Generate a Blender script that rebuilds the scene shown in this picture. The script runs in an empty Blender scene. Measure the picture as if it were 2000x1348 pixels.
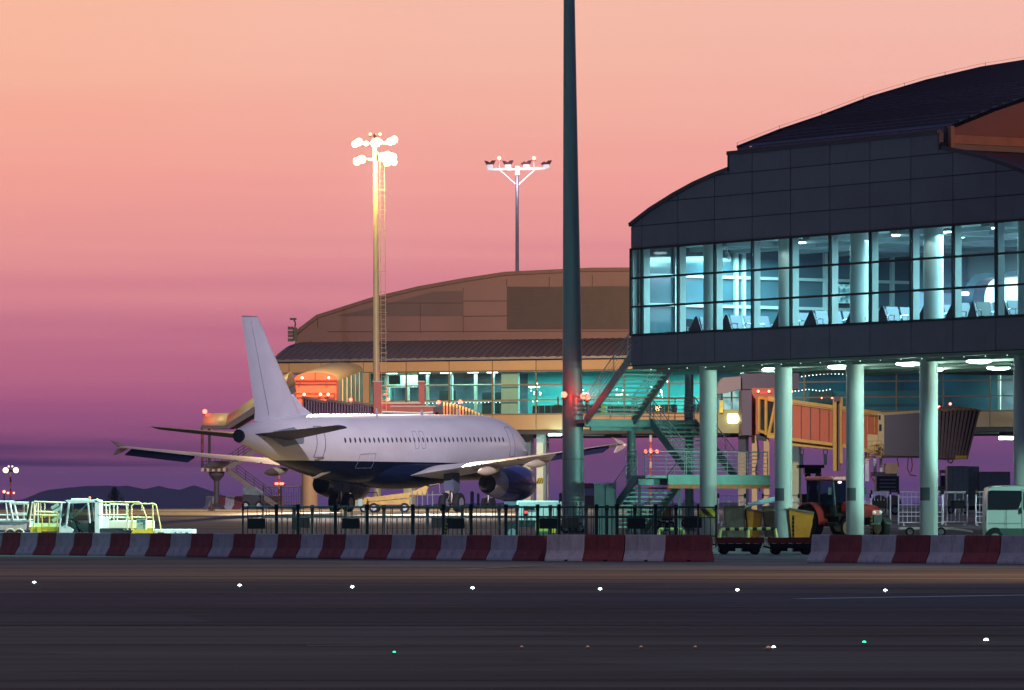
import bpy, math, random
from mathutils import Vector, Matrix, noise
random.seed(11)
S=bpy.context.scene; C=S.collection
R=math.radians
F=10000.0; YH=990.0     # focal length in photo pixels, eye level row
def W(px,py,D): return Vector(((px-1000)*D/F, D, (YH-py)*D/F))
PROF=[(-600,-1.68),(182,-1.68),(218,-1.38),(240,-.85),(310,-.33),(360,-.2),(450,-.15),(1000,-.3),(3000,-1.0),(14000,-3.5)]
def gz(D):
    for (a,b),(c,d) in zip(PROF,PROF[1:]):
        if D<=c: return b+(d-b)*(D-a)/(c-a)
    return PROF[-1][1]
def lin(c):
    return tuple((x/255/12.92 if x<=10 else ((x/255+.055)/1.055)**2.4) for x in c)
# ---------------------------------------------------------------- materials
MATS={}
def mat(name,col,rough=.55,metal=0.,var=.18,scale=1.5,es=0.,ecol=None,bump=0.,stretch=None,spec=.4,coat=0.,isl=0.,stain=0.):
    if name in MATS: return MATS[name]
    m=bpy.data.materials.new(name); m.use_nodes=True; MATS[name]=m
    nt=m.node_tree; b=nt.nodes['Principled BSDF']
    b.inputs['Roughness'].default_value=rough; b.inputs['Metallic'].default_value=metal
    b.inputs['Specular IOR Level'].default_value=spec; b.inputs['Coat Weight'].default_value=coat
    if es:
        b.inputs['Base Color'].default_value=(*col,1)
        b.inputs['Emission Color'].default_value=(*(ecol or col),1); b.inputs['Emission Strength'].default_value=es
        return m
    tc=nt.nodes.new('ShaderNodeTexCoord'); n=nt.nodes.new('ShaderNodeTexNoise'); mp=nt.nodes.new('ShaderNodeMapping')
    nt.links.new(tc.outputs['Object'],mp.inputs[0]); nt.links.new(mp.outputs[0],n.inputs['Vector'])
    if stretch: mp.inputs['Scale'].default_value=stretch
    n.inputs['Scale'].default_value=scale; n.inputs['Detail'].default_value=6; n.inputs['Roughness'].default_value=.62
    r=nt.nodes.new('ShaderNodeValToRGB'); nt.links.new(n.outputs['Fac'],r.inputs[0])
    r.color_ramp.elements[0].position=.3; r.color_ramp.elements[1].position=.7
    r.color_ramp.elements[0].color=(*[c*(1-var) for c in col],1); r.color_ramp.elements[1].color=(*[min(1,c*(1+var*.6)) for c in col],1)
    out=r.outputs[0]
    def mul(v):
        x=nt.nodes.new('ShaderNodeMix'); x.data_type='RGBA'; x.blend_type='MULTIPLY'; x.inputs[0].default_value=1
        nt.links.new(out,x.inputs[6]); nt.links.new(v,x.inputs[7]); return x.outputs[2]
    if isl:
        ge=nt.nodes.new('ShaderNodeNewGeometry'); oi=nt.nodes.new('ShaderNodeObjectInfo'); ad=nt.nodes.new('ShaderNodeMath'); ad.operation='ADD'
        nt.links.new(ge.outputs['Random Per Island'],ad.inputs[0]); nt.links.new(oi.outputs['Random'],ad.inputs[1])
        q=nt.nodes.new('ShaderNodeMapRange'); q.inputs[2].default_value=2; q.inputs[3].default_value=1-isl; q.inputs[4].default_value=1+isl; nt.links.new(ad.outputs[0],q.inputs[0]); out=mul(q.outputs[0])
    if stain:
        n3=nt.nodes.new('ShaderNodeTexNoise'); n3.inputs['Scale'].default_value=1; n3.inputs['Detail'].default_value=8; n3.inputs['Roughness'].default_value=.7; m3=nt.nodes.new('ShaderNodeMapping'); m3.inputs['Scale'].default_value=(4,4,.8)
        nt.links.new(tc.outputs['Object'],m3.inputs[0]); nt.links.new(m3.outputs[0],n3.inputs['Vector']); q=nt.nodes.new('ShaderNodeMapRange'); q.inputs[1].default_value=.52; q.inputs[2].default_value=.68; q.inputs[3].default_value=1; q.inputs[4].default_value=1-stain
        nt.links.new(n3.outputs['Fac'],q.inputs[0]); out=mul(q.outputs[0])
    nt.links.new(out,b.inputs['Base Color'])
    mr=nt.nodes.new('ShaderNodeMapRange'); nt.links.new(n.outputs['Fac'],mr.inputs[0])
    mr.inputs['To Min'].default_value=max(0.02,rough-.08); mr.inputs['To Max'].default_value=min(1,rough+.12)
    nt.links.new(mr.outputs[0],b.inputs['Roughness'])
    if bump:
        bp=nt.nodes.new('ShaderNodeBump'); bp.inputs['Strength'].default_value=bump; nt.links.new(n.outputs['Fac'],bp.inputs['Height']); nt.links.new(bp.outputs[0],b.inputs['Normal'])
    return m
def emit(name,col,s):
    return mat(name,col,es=s)
def glassmat(name,tint,refl=.9):
    if name in MATS: return MATS[name]
    m=bpy.data.materials.new(name); m.use_nodes=True; MATS[name]=m; nt=m.node_tree
    nt.nodes.remove(nt.nodes['Principled BSDF']); o=nt.nodes['Material Output']
    t=nt.nodes.new('ShaderNodeBsdfTransparent'); t.inputs[0].default_value=(*tint,1)
    g=nt.nodes.new('ShaderNodeBsdfGlossy'); g.inputs['Roughness'].default_value=.03; g.inputs[0].default_value=(refl,refl,refl,1)
    lw=nt.nodes.new('ShaderNodeLayerWeight'); lw.inputs[0].default_value=.5
    f=nt.nodes.new('ShaderNodeMath'); f.operation='POWER'; nt.links.new(lw.outputs['Facing'],f.inputs[0]); f.inputs[1].default_value=4.5
    f2=nt.nodes.new('ShaderNodeMath'); f2.operation='MULTIPLY_ADD'; nt.links.new(f.outputs[0],f2.inputs[0]); f2.inputs[1].default_value=.6; f2.inputs[2].default_value=.035; f=f2
    x=nt.nodes.new('ShaderNodeMixShader'); nt.links.new(f.outputs[0],x.inputs[0]); nt.links.new(t.outputs[0],x.inputs[1]); nt.links.new(g.outputs[0],x.inputs[2]); nt.links.new(x.outputs[0],o.inputs[0])
    return m
# ---------------------------------------------------------------- mesh helpers
OFF={}
def tag(o,label=None,cat=None,group=None,kind=None):
    if label: o['label']=label
    if cat: o['category']=cat
    if group: o['group']=group
    if kind: o['kind']=kind
    return o
def thing(name,label,cat,loc=(0,0,0),rz=0,group=None,local=False,rot=None):
    o=bpy.data.objects.new(name,None); C.objects.link(o); o.location=loc
    o.rotation_euler=rot if rot else (0,0,rz); o.empty_display_size=.2
    OFF[o.name]=Vector((0,0,0)) if local else Vector(loc)
    return tag(o,label,cat,group)
class MB:
    def __init__(s): s.v=[];s.f=[];s.m=[];s.c=0;s.g=[]
    def add(s,vs,fs):
        n=len(s.v); s.g.append((n,len(s.f))); s.v+=[Vector(p) for p in vs]
        for f in fs: s.f.append([i+n for i in f]); s.m.append(s.c)
        return s
    def mi(s,i): s.c=i; return s
    def box(s,x0,x1,y0,y1,z0,z1):
        if x0>x1:x0,x1=x1,x0
        if y0>y1:y0,y1=y1,y0
        if z0>z1:z0,z1=z1,z0
        return s.add([(x0,y0,z0),(x1,y0,z0),(x1,y1,z0),(x0,y1,z0),(x0,y0,z1),(x1,y0,z1),(x1,y1,z1),(x0,y1,z1)],[(0,3,2,1),(4,5,6,7),(0,1,5,4),(1,2,6,5),(2,3,7,6),(3,0,4,7)])
    def tube(s,p0,p1,r0,r1=None,n=8,cap=True):
        p0=Vector(p0);p1=Vector(p1); r1=r0 if r1 is None else r1; d=(p1-p0)
        if d.length<1e-6: return s
        d.normalize(); a=d.orthogonal().normalized(); b=d.cross(a); vs=[]
        for p,r in ((p0,r0),(p1,r1)):
            for i in range(n):
                t=2*math.pi*i/n; vs.append(p+a*(r*math.cos(t))+b*(r*math.sin(t)))
        fs=[(i,(i+1)%n,n+(i+1)%n,n+i) for i in range(n)]
        if cap: fs+=[tuple(range(n-1,-1,-1)),tuple(range(n,2*n))]
        return s.add(vs,fs)
    def path(s,pts,r,n=6,close=False):
        pts=list(pts)+([pts[0]] if close else [])
        for a,b in zip(pts,pts[1:]): s.tube(a,b,r,n=n)
        return s
    def bar(s,p0,p1,w,h):     # rectangular beam, w sideways, h in the vertical sense
        p0=Vector(p0);p1=Vector(p1); d=(p1-p0).normalized(); up=Vector((0,0,1))
        if abs(d.z)>.98: up=Vector((0,1,0))
        x=d.cross(up).normalized(); u=x.cross(d)
        vs=[p+x*(a*w/2)+u*(b*h/2) for p in (p0,p1) for a,b in ((-1,-1),(1,-1),(1,1),(-1,1))]
        return s.add(vs,[(3,2,1,0),(4,5,6,7),(0,1,5,4),(1,2,6,5),(2,3,7,6),(3,0,4,7)])
    def prism(s,pts,d):
        d=Vector(d); n=len(pts); vs=[Vector(p) for p in pts]+[Vector(p)+d for p in pts]
        return s.add(vs,[tuple(range(n)),tuple(range(2*n-1,n-1,-1))]+[(i,n+i,n+(i+1)%n,(i+1)%n) for i in range(n)])
    def loft(s,rings,cap=True):
        n=len(rings[0]); vs=[p for r in rings for p in r]; fs=[]
        for k in range(len(rings)-1):
            for i in range(n):
                j=(i+1)%n; fs.append((k*n+i,k*n+j,(k+1)*n+j,(k+1)*n+i))
        if cap: fs+=[tuple(range(n-1,-1,-1)),tuple(range((len(rings)-1)*n,len(rings)*n))]
        return s.add(vs,fs)
    def strip(s,a,b):          # open ruled surface between two polylines
        n=len(a); return s.add(list(a)+list(b),[(i,i+1,n+i+1,n+i) for i in range(n-1)])
    def lathe(s,prof,o,d,n=20,cap=True):   # prof: (distance along d, radius)
        o=Vector(o);d=Vector(d).normalized();a=d.orthogonal().normalized();b=d.cross(a)
        return s.loft([[o+d*t+a*(r*math.cos(2*math.pi*i/n))+b*(r*math.sin(2*math.pi*i/n)) for i in range(n)] for t,r in prof],cap)
    def ell(s,c,rx,ry,rz,n=12,m=8):
        c=Vector(c)
        return s.loft([[c+Vector((rx*math.sin(math.pi*k/m)*math.cos(2*math.pi*i/n),ry*math.sin(math.pi*k/m)*math.sin(2*math.pi*i/n),-rz*math.cos(math.pi*k/m))) for i in range(n)] for k in [.15]+list(range(1,m))+[m-.15]])
    def build(s,name,mats,parent=None,smooth=30,loc=None,bevel=0):
        me=bpy.data.meshes.new(name); off=Vector((0,0,0))
        if parent: off=OFF[parent.name]
        elif loc is not None: off=Vector(loc)
        me.from_pydata([tuple(v-off) for v in s.v],[],s.f)
        if not isinstance(mats,(list,tuple)): mats=[mats]
        for m in mats: me.materials.append(m)
        me.polygons.foreach_set('material_index',s.m)
        if smooth:
            me.shade_smooth(); me.set_sharp_from_angle(angle=R(smooth))
        me.update()
        o=bpy.data.objects.new(name,me); C.objects.link(o)
        if parent: o.parent=parent
        else: o.location=off
        OFF[o.name]=off
        if bevel:
            b=o.modifiers.new('bevel','BEVEL'); b.width=bevel; b.segments=2; b.limit_method='ANGLE'
        return o
def each(mb,name,mats,parent=None,**k):     # one object for every shape collected
    out=[]; g=mb.g+[(len(mb.v),len(mb.f))]
    for (v0,f0),(v1,f1) in zip(g,g[1:]):
        q=MB(); q.v=mb.v[v0:v1]; q.f=[[i-v0 for i in f] for f in mb.f[f0:f1]]; q.m=mb.m[f0:f1]; out.append(q.build(name,mats,parent,**k))
    return out
def pxp(mb,pts,D,dep):   # outline seen from the front at distance D, given real depth
    return mb.prism([W(x,y,D) for x,y in pts],(0,dep,0))
def pxt(mb,pts,D,r,n=6): return mb.path([W(x,y,D) for x,y in pts],r,n)
def pxb(mb,x0,x1,y0,y1,D,dep):
    a=W(x0,y1,D);b=W(x1,y0,D); return mb.box(a.x,b.x,D,D+dep,a.z,b.z)
def copy_tree(o,parent=None):
    c=o.copy(); C.objects.link(c); c.parent=parent
    if o.name in OFF: OFF[c.name]=OFF[o.name]
    for ch in list(o.children): copy_tree(ch,c)
    return c
def lamp(kind,loc,power,col,size=.5,to=None,ang=60,blend=.5,name='lamp',sy=None):
    l=bpy.data.lights.new(name,kind); l.energy=power; l.color=col
    if kind=='AREA':
        l.size=size
        if sy: l.shape='RECTANGLE'; l.size_y=sy
    else: l.shadow_soft_size=size
    if kind=='SPOT': l.spot_size=R(ang); l.spot_blend=blend
    o=bpy.data.objects.new(name,l); C.objects.link(o); o.location=loc
    if to is not None: o.rotation_euler=(Vector(to)-Vector(loc)).to_track_quat('-Z','Y').to_euler()
    return o
# ---------------------------------------------------------------- palette
STEEL=mat('galvanised_steel',(.28,.30,.31),.45,.6,.25,4)
DARKM=mat('dark_metal',(.02,.025,.03),.5,.3)
BLACK=mat('black_rubber',(.012,.012,.014),.8)
WHITE=mat('white_paint',(.70,.70,.68),.4,0,.12,3,stain=.25)
CREAM=mat('cream_paint',(.78,.65,.42),.45,0,.12,3)
YEL=mat('yellow_paint',(.68,.52,.03),.45,0,.2,4)
YBR=mat('bright_yellow_paint',(.70,.50,.04),.45,0,.2,4)
RED=mat('red_paint',(.42,.03,.02),.45,0,.2,4)
ORANGE=mat('orange_paint',(.62,.16,.05),.5,0,.15,3)
TEALP=mat('grey_green_paint',(.30,.46,.42),.5,0,.12,2)
TEALD=mat('dark_grey_green_steel',(.07,.12,.13),.5,.2,.2,3)
CONC=mat('concrete',(.36,.35,.33),.85,0,.25,2,bump=.15)
GLASSD=mat('dark_glass',(.015,.02,.025),.07,0,.1,1,spec=.8)
RLAMP=emit('red_lamp_glow',(1,.055,.035),13)
RLAMP2=emit('pink_red_lamp_glow',(1,.15,.10),9)
WARML=emit('sodium_lamp_glow',(1,.72,.36),3)
COOLL=emit('cool_tube_glow',(.75,1,.9),9)
GREENW=emit('taxiway_lamp_glow',(.8,1,.95),14)
# ---------------------------------------------------------------- world and camera
w=bpy.data.worlds.new('World'); S.world=w; w.use_nodes=True; nt=w.node_tree
N=nt.nodes; L=nt.links; bg=N['Background']
def nd(t,**k):
    n=N.new(t)
    for a,b in k.items(): setattr(n,a,b)
    return n
def mth(op,a,b=None,c=None,clamp=False):
    n=nd('ShaderNodeMath',operation=op,use_clamp=clamp)
    for i,x in enumerate((a,b,c)):
        if x is None: continue
        if isinstance(x,(int,float)): n.inputs[i].default_value=x
        else: L.new(x,n.inputs[i])
    return n.outputs[0]
def mrange(x,a,b,c,d):
    n=nd('ShaderNodeMapRange',interpolation_type='SMOOTHSTEP'); L.new(x,n.inputs[0])
    for i,v in enumerate((a,b,c,d)): n.inputs[i+1].default_value=v
    return n.outputs[0]
def mix(f,a,b,bt='MIX'):
    n=nd('ShaderNodeMix',data_type='RGBA',blend_type=bt)
    if isinstance(f,(int,float)): n.inputs[0].default_value=f
    else: L.new(f,n.inputs[0])
    for i,x in ((6,a),(7,b)):
        if isinstance(x,tuple): n.inputs[i].default_value=(*x,1)
        else: L.new(x,n.inputs[i])
    return n.outputs[2]
tc=nd('ShaderNodeTexCoord'); sp=nd('ShaderNodeSeparateXYZ'); L.new(tc.outputs['Generated'],sp.inputs[0])
X,Y,Z=sp.outputs
mp=nd('ShaderNodeMapping'); mp.inputs['Scale'].default_value=(7,7,190); L.new(tc.outputs['Generated'],mp.inputs[0])
nz=nd('ShaderNodeTexNoise'); L.new(mp.outputs[0],nz.inputs['Vector']); nz.inputs['Scale'].default_value=1; nz.inputs['Detail'].default_value=4; nz.inputs['Roughness'].default_value=.5
streak=mth('SUBTRACT',nz.outputs['Fac'],.5)
zz=mth('ADD',Z,mth('MULTIPLY',streak,.019))
zz=mth('ADD',zz,mth('MULTIPLY',X,-.012))
fac=mth('DIVIDE',zz,.12,clamp=True)
ramp=nd('ShaderNodeValToRGB'); L.new(fac,ramp.inputs[0])
SKY=[(1000,(118,84,150)),(965,(126,84,146)),(925,(148,92,144)),(880,(164,92,140)),(820,(184,98,144)),(740,(202,108,144)),(675,(212,120,146)),(620,(222,132,150)),(540,(237,148,154)),(450,(247,161,158)),(340,(255,171,160)),(240,(255,181,164)),(120,(255,190,170)),(-100,(255,197,176))]
els=ramp.color_ramp.elements
while len(els)>1: els.remove(els[-1])
for i,(y,c) in enumerate(SKY):
    p=min(1,max(0,(YH-y)/F/.12))
    e=els[0] if i==0 else els.new(p)
    e.position=p; e.color=(*lin(c),1)
# dusk: the warm band lies on one side only; the rest of the dome is dim blue
high=mrange(Z,.10,.26,0,1)
side=mrange(Y,.3,.97,0,1)
skylow=mix(high,ramp.outputs[0],(.070,.095,.215))
nish=nd('ShaderNodeTexSky',sky_type='NISHITA',sun_disc=False,sun_elevation=R(-2),sun_rotation=R(-15))
dim=mix(1.0,(.045,.055,.115),nish.outputs[0],'ADD')
# scale the physical sky down
nsc=mix(1.0,nish.outputs[0],(.05,.05,.06),'MULTIPLY')
dim=mix(1.0,nsc,(.060,.072,.150),'ADD')
col=mix(side,dim,skylow)
pk=mth('MULTIPLY',mrange(X,.0,.1,0,1),.45)
col=mix(pk,col,mix(1.0,col,(.97,1.02,1.16),'MULTIPLY'))
or_=mth('MULTIPLY',mrange(X,-.1,.0,1,0),mrange(Z,.03,.09,0,1))
col=mix(or_,col,mix(1.0,col,(1.03,.98,.90),'MULTIPLY'))
# thin dark cloud bank low on the left
band=mth('MULTIPLY',mrange(zz,.0075,.0105,0,1),mrange(zz,.0105,.0165,1,0))
lft=mrange(X,-.095,-.03,1,0)
mask=mth('MULTIPLY',mth('MULTIPLY',band,lft),.75)
col=mix(mask,col,lin((62,46,100)))
L.new(col,bg.inputs[0]); bg.inputs[1].default_value=1.0
sun=lamp('SUN',(0,0,60),.05,(1,.75,.7),name='dusk_sun',to=(0,0,0)); sun.data.angle=R(12)
sun.rotation_euler=Vector((.25,-1,-.12)).to_track_quat('-Z','Y').to_euler()
cd=bpy.data.cameras.new('camera'); cam=bpy.data.objects.new('camera',cd); C.objects.link(cam); S.camera=cam
cam.location=(0,0,0); cam.rotation_euler=(R(90),0,0); cd.sensor_width=36; cd.lens=F/2000*36; cd.shift_y=(YH-674)/2000; cd.clip_end=40000; cd.clip_start=1
S.render.resolution_x=1024; S.render.resolution_y=690
S.view_settings.view_transform='Standard'; S.view_settings.look='None'
S.cycles.use_denoising=True; S.cycles.max_bounces=6; S.cycles.diffuse_bounces=3; S.cycles.glossy_bounces=3; S.cycles.transparent_max_bounces=16; S.cycles.sample_clamp_indirect=4; S.cycles.caustics_reflective=False; S.cycles.caustics_refractive=False
# ================================================================ ground
def strip_mesh(x0,x1,ys,dz,name,m,kind='structure',nx=2):
    mb=MB(); xs=[x0+(x1-x0)*i/(nx-1) for i in range(nx)]
    for i in range(len(ys)-1):
        for j in range(nx-1):
            a,b=ys[i],ys[i+1]
            mb.add([(xs[j],a,gz(a)+dz),(xs[j+1],a,gz(a)+dz),(xs[j+1],b,gz(b)+dz),(xs[j],b,gz(b)+dz)],[(0,1,2,3)])
    return tag(mb.build(name,m,smooth=60),kind=kind)
def groundmat(name,c1,c2,scale=(.02,.25,.25),rough=.85,line=None):
    m=bpy.data.materials.new(name); m.use_nodes=True; nt=m.node_tree; b=nt.nodes['Principled BSDF']
    tc=nt.nodes.new('ShaderNodeTexCoord'); mp=nt.nodes.new('ShaderNodeMapping'); mp.inputs['Scale'].default_value=scale
    n=nt.nodes.new('ShaderNodeTexNoise'); n.inputs['Scale'].default_value=1; n.inputs['Detail'].default_value=7; n.inputs['Roughness'].default_value=.65
    nt.links.new(tc.outputs['Object'],mp.inputs[0]); nt.links.new(mp.outputs[0],n.inputs['Vector'])
    r=nt.nodes.new('ShaderNodeValToRGB'); e=r.color_ramp.elements; e[0].position=.36; e[1].position=.60; e[0].color=(*c1,1); e[1].color=(*c2,1)
    nt.links.new(n.outputs['Fac'],r.inputs[0])
    # tar-sealed cracks, rubber marks and patches
    m4=nt.nodes.new('ShaderNodeMapping'); m4.inputs['Scale'].default_value=(.035,.9,.9); n4=nt.nodes.new('ShaderNodeTexNoise'); n4.inputs['Scale'].default_value=1; n4.inputs['Detail'].default_value=3; n4.inputs['Distortion'].default_value=.4
    nt.links.new(tc.outputs['Object'],m4.inputs[0]); nt.links.new(m4.outputs[0],n4.inputs['Vector'])
    q4=nt.nodes.new('ShaderNodeMapRange'); q4.inputs[1].default_value=.36; q4.inputs[2].default_value=.44; q4.inputs[3].default_value=.42; q4.inputs[4].default_value=1; nt.links.new(n4.outputs['Fac'],q4.inputs[0])
    vo=nt.nodes.new('ShaderNodeTexVoronoi'); vo.inputs['Scale'].default_value=1; m5=nt.nodes.new('ShaderNodeMapping'); m5.inputs['Scale'].default_value=(.11,.16,.2); m5.inputs['Rotation'].default_value=(0,0,.2); nt.links.new(tc.outputs['Object'],m5.inputs[0]); nt.links.new(m5.outputs[0],vo.inputs['Vector'])
    q5=nt.nodes.new('ShaderNodeMapRange'); q5.inputs[3].default_value=.62; q5.inputs[4].default_value=1.35; nt.links.new(vo.outputs['Color'],q5.inputs[0])
    mm=nt.nodes.new('ShaderNodeMath'); mm.operation='MULTIPLY'; nt.links.new(q4.outputs[0],mm.inputs[0]); nt.links.new(q5.outputs[0],mm.inputs[1])
    x4=nt.nodes.new('ShaderNodeMix'); x4.data_type='RGBA'; x4.blend_type='MULTIPLY'; x4.inputs[0].default_value=1; nt.links.new(r.outputs[0],x4.inputs[6]); nt.links.new(mm.outputs[0],x4.inputs[7]); nt.links.new(x4.outputs[2],b.inputs['Base Color'])
    n2=nt.nodes.new('ShaderNodeTexNoise'); n2.inputs['Scale'].default_value=6; n2.inputs['Detail'].default_value=4; nt.links.new(mp.outputs[0],n2.inputs['Vector'])
    mr=nt.nodes.new('ShaderNodeMapRange'); mr.inputs['To Min'].default_value=rough-.15; mr.inputs['To Max'].default_value=min(1,rough+.1); nt.links.new(n2.outputs['Fac'],mr.inputs[0]); nt.links.new(mr.outputs[0],b.inputs['Roughness'])
    bp=nt.nodes.new('ShaderNodeBump'); bp.inputs['Strength'].default_value=.3; bp.inputs['Distance'].default_value=.05; nt.links.new(n2.outputs['Fac'],bp.inputs['Height']); nt.links.new(bp.outputs[0],b.inputs['Normal'])
    b.inputs['Specular IOR Level'].default_value=.22
    return m
yy=[-300,-100,0,30,60,90,120,150,182,190,198,206,213,220,228,235,250,270,290,310,335,360,400,450,600,1000,2000,3000,6000,14000]
ap=groundmat('apron_concrete',(.11,.12,.12),(.19,.20,.19),(.03,.12,.12))
g=strip_mesh(-9000,9000,yy,0,'ground',ap)
grass=groundmat('dry_grass',(.085,.088,.060),(.22,.205,.14),(.012,.32,.32),.95)
asph=groundmat('taxiway_asphalt',(.028,.042,.062),(.055,.070,.09),(.012,.2,.2),.8)
should=groundmat('shoulder_asphalt',(.12,.11,.092),(.26,.215,.165),(.02,.35,.35),.9)
strip_mesh(-900,900,[-250,0,30,60,72],.006,'grass',grass)
strip_mesh(-900,900,[72.5,84.5],.007,'runway',groundmat('old_asphalt',(.055,.064,.062),(.155,.145,.12),(.02,.6,.6),.9))
strip_mesh(-900,900,[84.6,99],.008,'taxiway',asph)
strip_mesh(-900,900,[99.1,138],.009,'pavement',should)
joint=mat('joint_sealant',(.01,.01,.012),.9)
PAINT=mat('worn_road_paint',(.42,.42,.44),.7,0,.4,.8,stretch=(.3,3,3))
def pline(x0,y0,x1,y1,wd,name='marking_and_light',m=PAINT,dz=.014):
    d=Vector((x1-x0,y1-y0,0)); n=max(2,int(d.length/12)); mb=MB(); L_=[];R_=[]
    nn=Vector((-d.y,d.x,0)).normalized()*wd/2
    for i in range(n+1):
        p=Vector((x0,y0,0))+d*i/n
        for q,l in ((p+nn,L_),(p-nn,R_)): l.append((q.x,q.y,gz(q.y)+dz))
    mb.strip(L_,R_); return tag(mb.build(name,m),kind='structure')
def G(px,py,z=-1.68):
    D=-z*F/(py-YH); return ((px-1000)*D/F,D)
pline(*G(-60,1139),*G(1150,1146),.12)
pline(*G(1150,1146),*G(2100,1148),.10)
pline(*G(-60,1150),*G(80,1151),.12)
pline(*G(1560,1171),*G(2100,1162),.45,m=mat('fresh_white_paint',(.8,.8,.85),.5,0,.1))
pline(*G(600,1263),*G(1500,1259),.03); pline(*G(300,1242),*G(900,1236),.03); pline(*G(1100,1190),*G(2100,1180),.05)
pline(*G(600,1263),*G(785,1262),.13,m=mat('worn_glint_paint',(.6,.5,.45),.5,0,.6,1.5,stretch=(1,4,1))); pline(*G(560,1170),*G(940,1166),.08); pline(*G(0,1224),*G(700,1218),.06,'road_joint',joint)  # short streak: worn marking with its glint put into the colour
pline(*G(900,1113),*G(1080,1104),.25)
pline(*G(780,1306),*G(880,1307),.05); pline(*G(1300,1310),*G(2100,1302),.04)
pline(*G(-50,1316),*G(1200,1300),.045,'road_joint',joint); pline(*G(1000,1292),*G(2100,1282),.05,'road_joint',joint); pline(*G(1400,1240),*G(2100,1232),.06,'road_joint',joint); pline(*G(1100,1200),*G(1650,1196),.08,'road_joint',joint)
# apron markings and a painted-in light band further in
pline(-60,330,60,326,.5,m=YEL); pline(-45,204,-5,209,.2); pline(-50,360,50,352,.3)
strip_mesh(-75,4,[288,298,309],.016,'marking_and_light',mat('pale_yellow_band',(.62,.50,.22),.6,0,.25,.6,stretch=(.1,1,1)))  # yellow band, with the sodium light on the apron put into its colour
# hills and far land
hm=mat('hill_scrub',(.05,.055,.045),1,0,.2,.002)
mb=MB(); ridge=[(-900,992),(-400,985),(-150,990),(0,984),(50,974),(75,962),(100,956),(170,949),(250,949),(280,955),(310,949.5),(350,957),(380,948),(410,958),(450,972),(500,981),(560,986),(700,989),(900,984),(1000,982),(1150,986),(1300,983),(1500,981),(1700,984),(2000,982),(2400,988),(3000,990)]
D=12000; fr=[];top=[];bk=[]
for (x0,y0),(x1,y1) in zip(ridge,ridge[1:]):
    n=max(2,int((x1-x0)/8))
    for i in range(n):
        t=i/n; x=x0+(x1-x0)*t; y=y0+(y1-y0)*t+noise.noise(Vector((x*.05,0,0)))*1.6+noise.noise(Vector((x*.2,5,0)))*.5
        p=W(x,y,D); top.append(p); fr.append(Vector((p.x*.93,D*.93,-6))); bk.append(Vector((p.x*1.12,D*1.12,-8)))
mb.strip(top,fr); mb.strip(bk,top); tag(mb.build('hills',hm,smooth=60),kind='structure')
# ---------------------------------------------------------------- inset taxiway lights
def taxi_light(px,py,m,label,group,r=.07):
    x,D=G(px,py); t=thing('taxiway_light',label,'runway light',(x,D,-1.668),group=group)
    b=MB().lathe([(0,r*1.7),(.012,r*1.6),(.02,r*1.2)],(x,D,-1.668),(0,0,1),14); b.build('base',STEEL,t)
    MB().ell((x,D,-1.665+.02),r,r,r*.75,10,6).build('lens',m,t,smooth=80)
for x,y in ((67,1141),(468,1147),(688,1150),(923,1152),(1172,1154),(1440,1156),(1729,1157)):
    taxi_light(x,y,GREENW,'small white light in the dark pavement in front of the striped barriers','white taxiway edge lights in one row',.036)
amb=emit('amber_dim_glow',(1,.5,.2),.25); grn=emit('green_dim_glow',(.05,.9,.5),2.5)
for x in (1019,1148,1252,1358): taxi_light(x,1269,amb,'dim amber light low in the foreground pavement left of the white one','dim amber pavement lights',.018)
taxi_light(1501,1271,amb,'dim amber light right beside the small white light in the near pavement','dim amber pavement lights beside white',.03)
taxi_light(1511,1270,GREENW,'tiny white light between amber and green lights in the near pavement','runway white tiny',.02)
taxi_light(1688,1260,grn,'small green light in the near pavement left of the rightmost white light','runway green',.024)
taxi_light(1926,1256,GREENW,'rightmost bright white light in the near pavement','runway white near',.03)
taxi_light(770,1280,grn,'tiny green light in the near pavement lower middle of the picture','runway green tiny',.018)
# ---------------------------------------------------------------- red and white barriers
BW=mat('barrier_white',(.80,.76,.76),.7,0,.2,2.2,bump=.08,isl=.18,stain=.35); BR=mat('barrier_red',(.42,.10,.10),.7,0,.25,2.2,bump=.08,isl=.22,stain=.4)
def barrier(p0,p1,red,label,group,h=.8,endcap=None):
    p0=Vector(p0);p1=Vector(p1);d=(p1-p0); L_=d.length; d.normalize(); n=Vector((d.y,-d.x,0))
    if n.y>0: n=-n
    t=thing('road_barrier',label,'barrier',p0,group=group)
    prof=[(-.34,0),(-.34,.06),(-.15,.33),(-.09,h-.02),(-.07,h),(.07,h),(.09,h-.02),(.15,.33),(.34,.06),(.34,0)]
    a=.012; rings=[]
    for k,q in ((0,p0+d*a),(1,p1-d*a)):
        rings.append([q-n*u+Vector((0,0,z)) for u,z in prof])
    mb=MB(); mb.loft(rings); mb.build('block',BR if red else BW,t,smooth=20,bevel=.012)
    m=p0+d*(L_*.5); 
    MB().box(m.x-.07,m.x+.07,m.y-.37,m.y+.37,m.z-.01,m.z+.05).build('drain_slot',BLACK,t)
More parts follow.
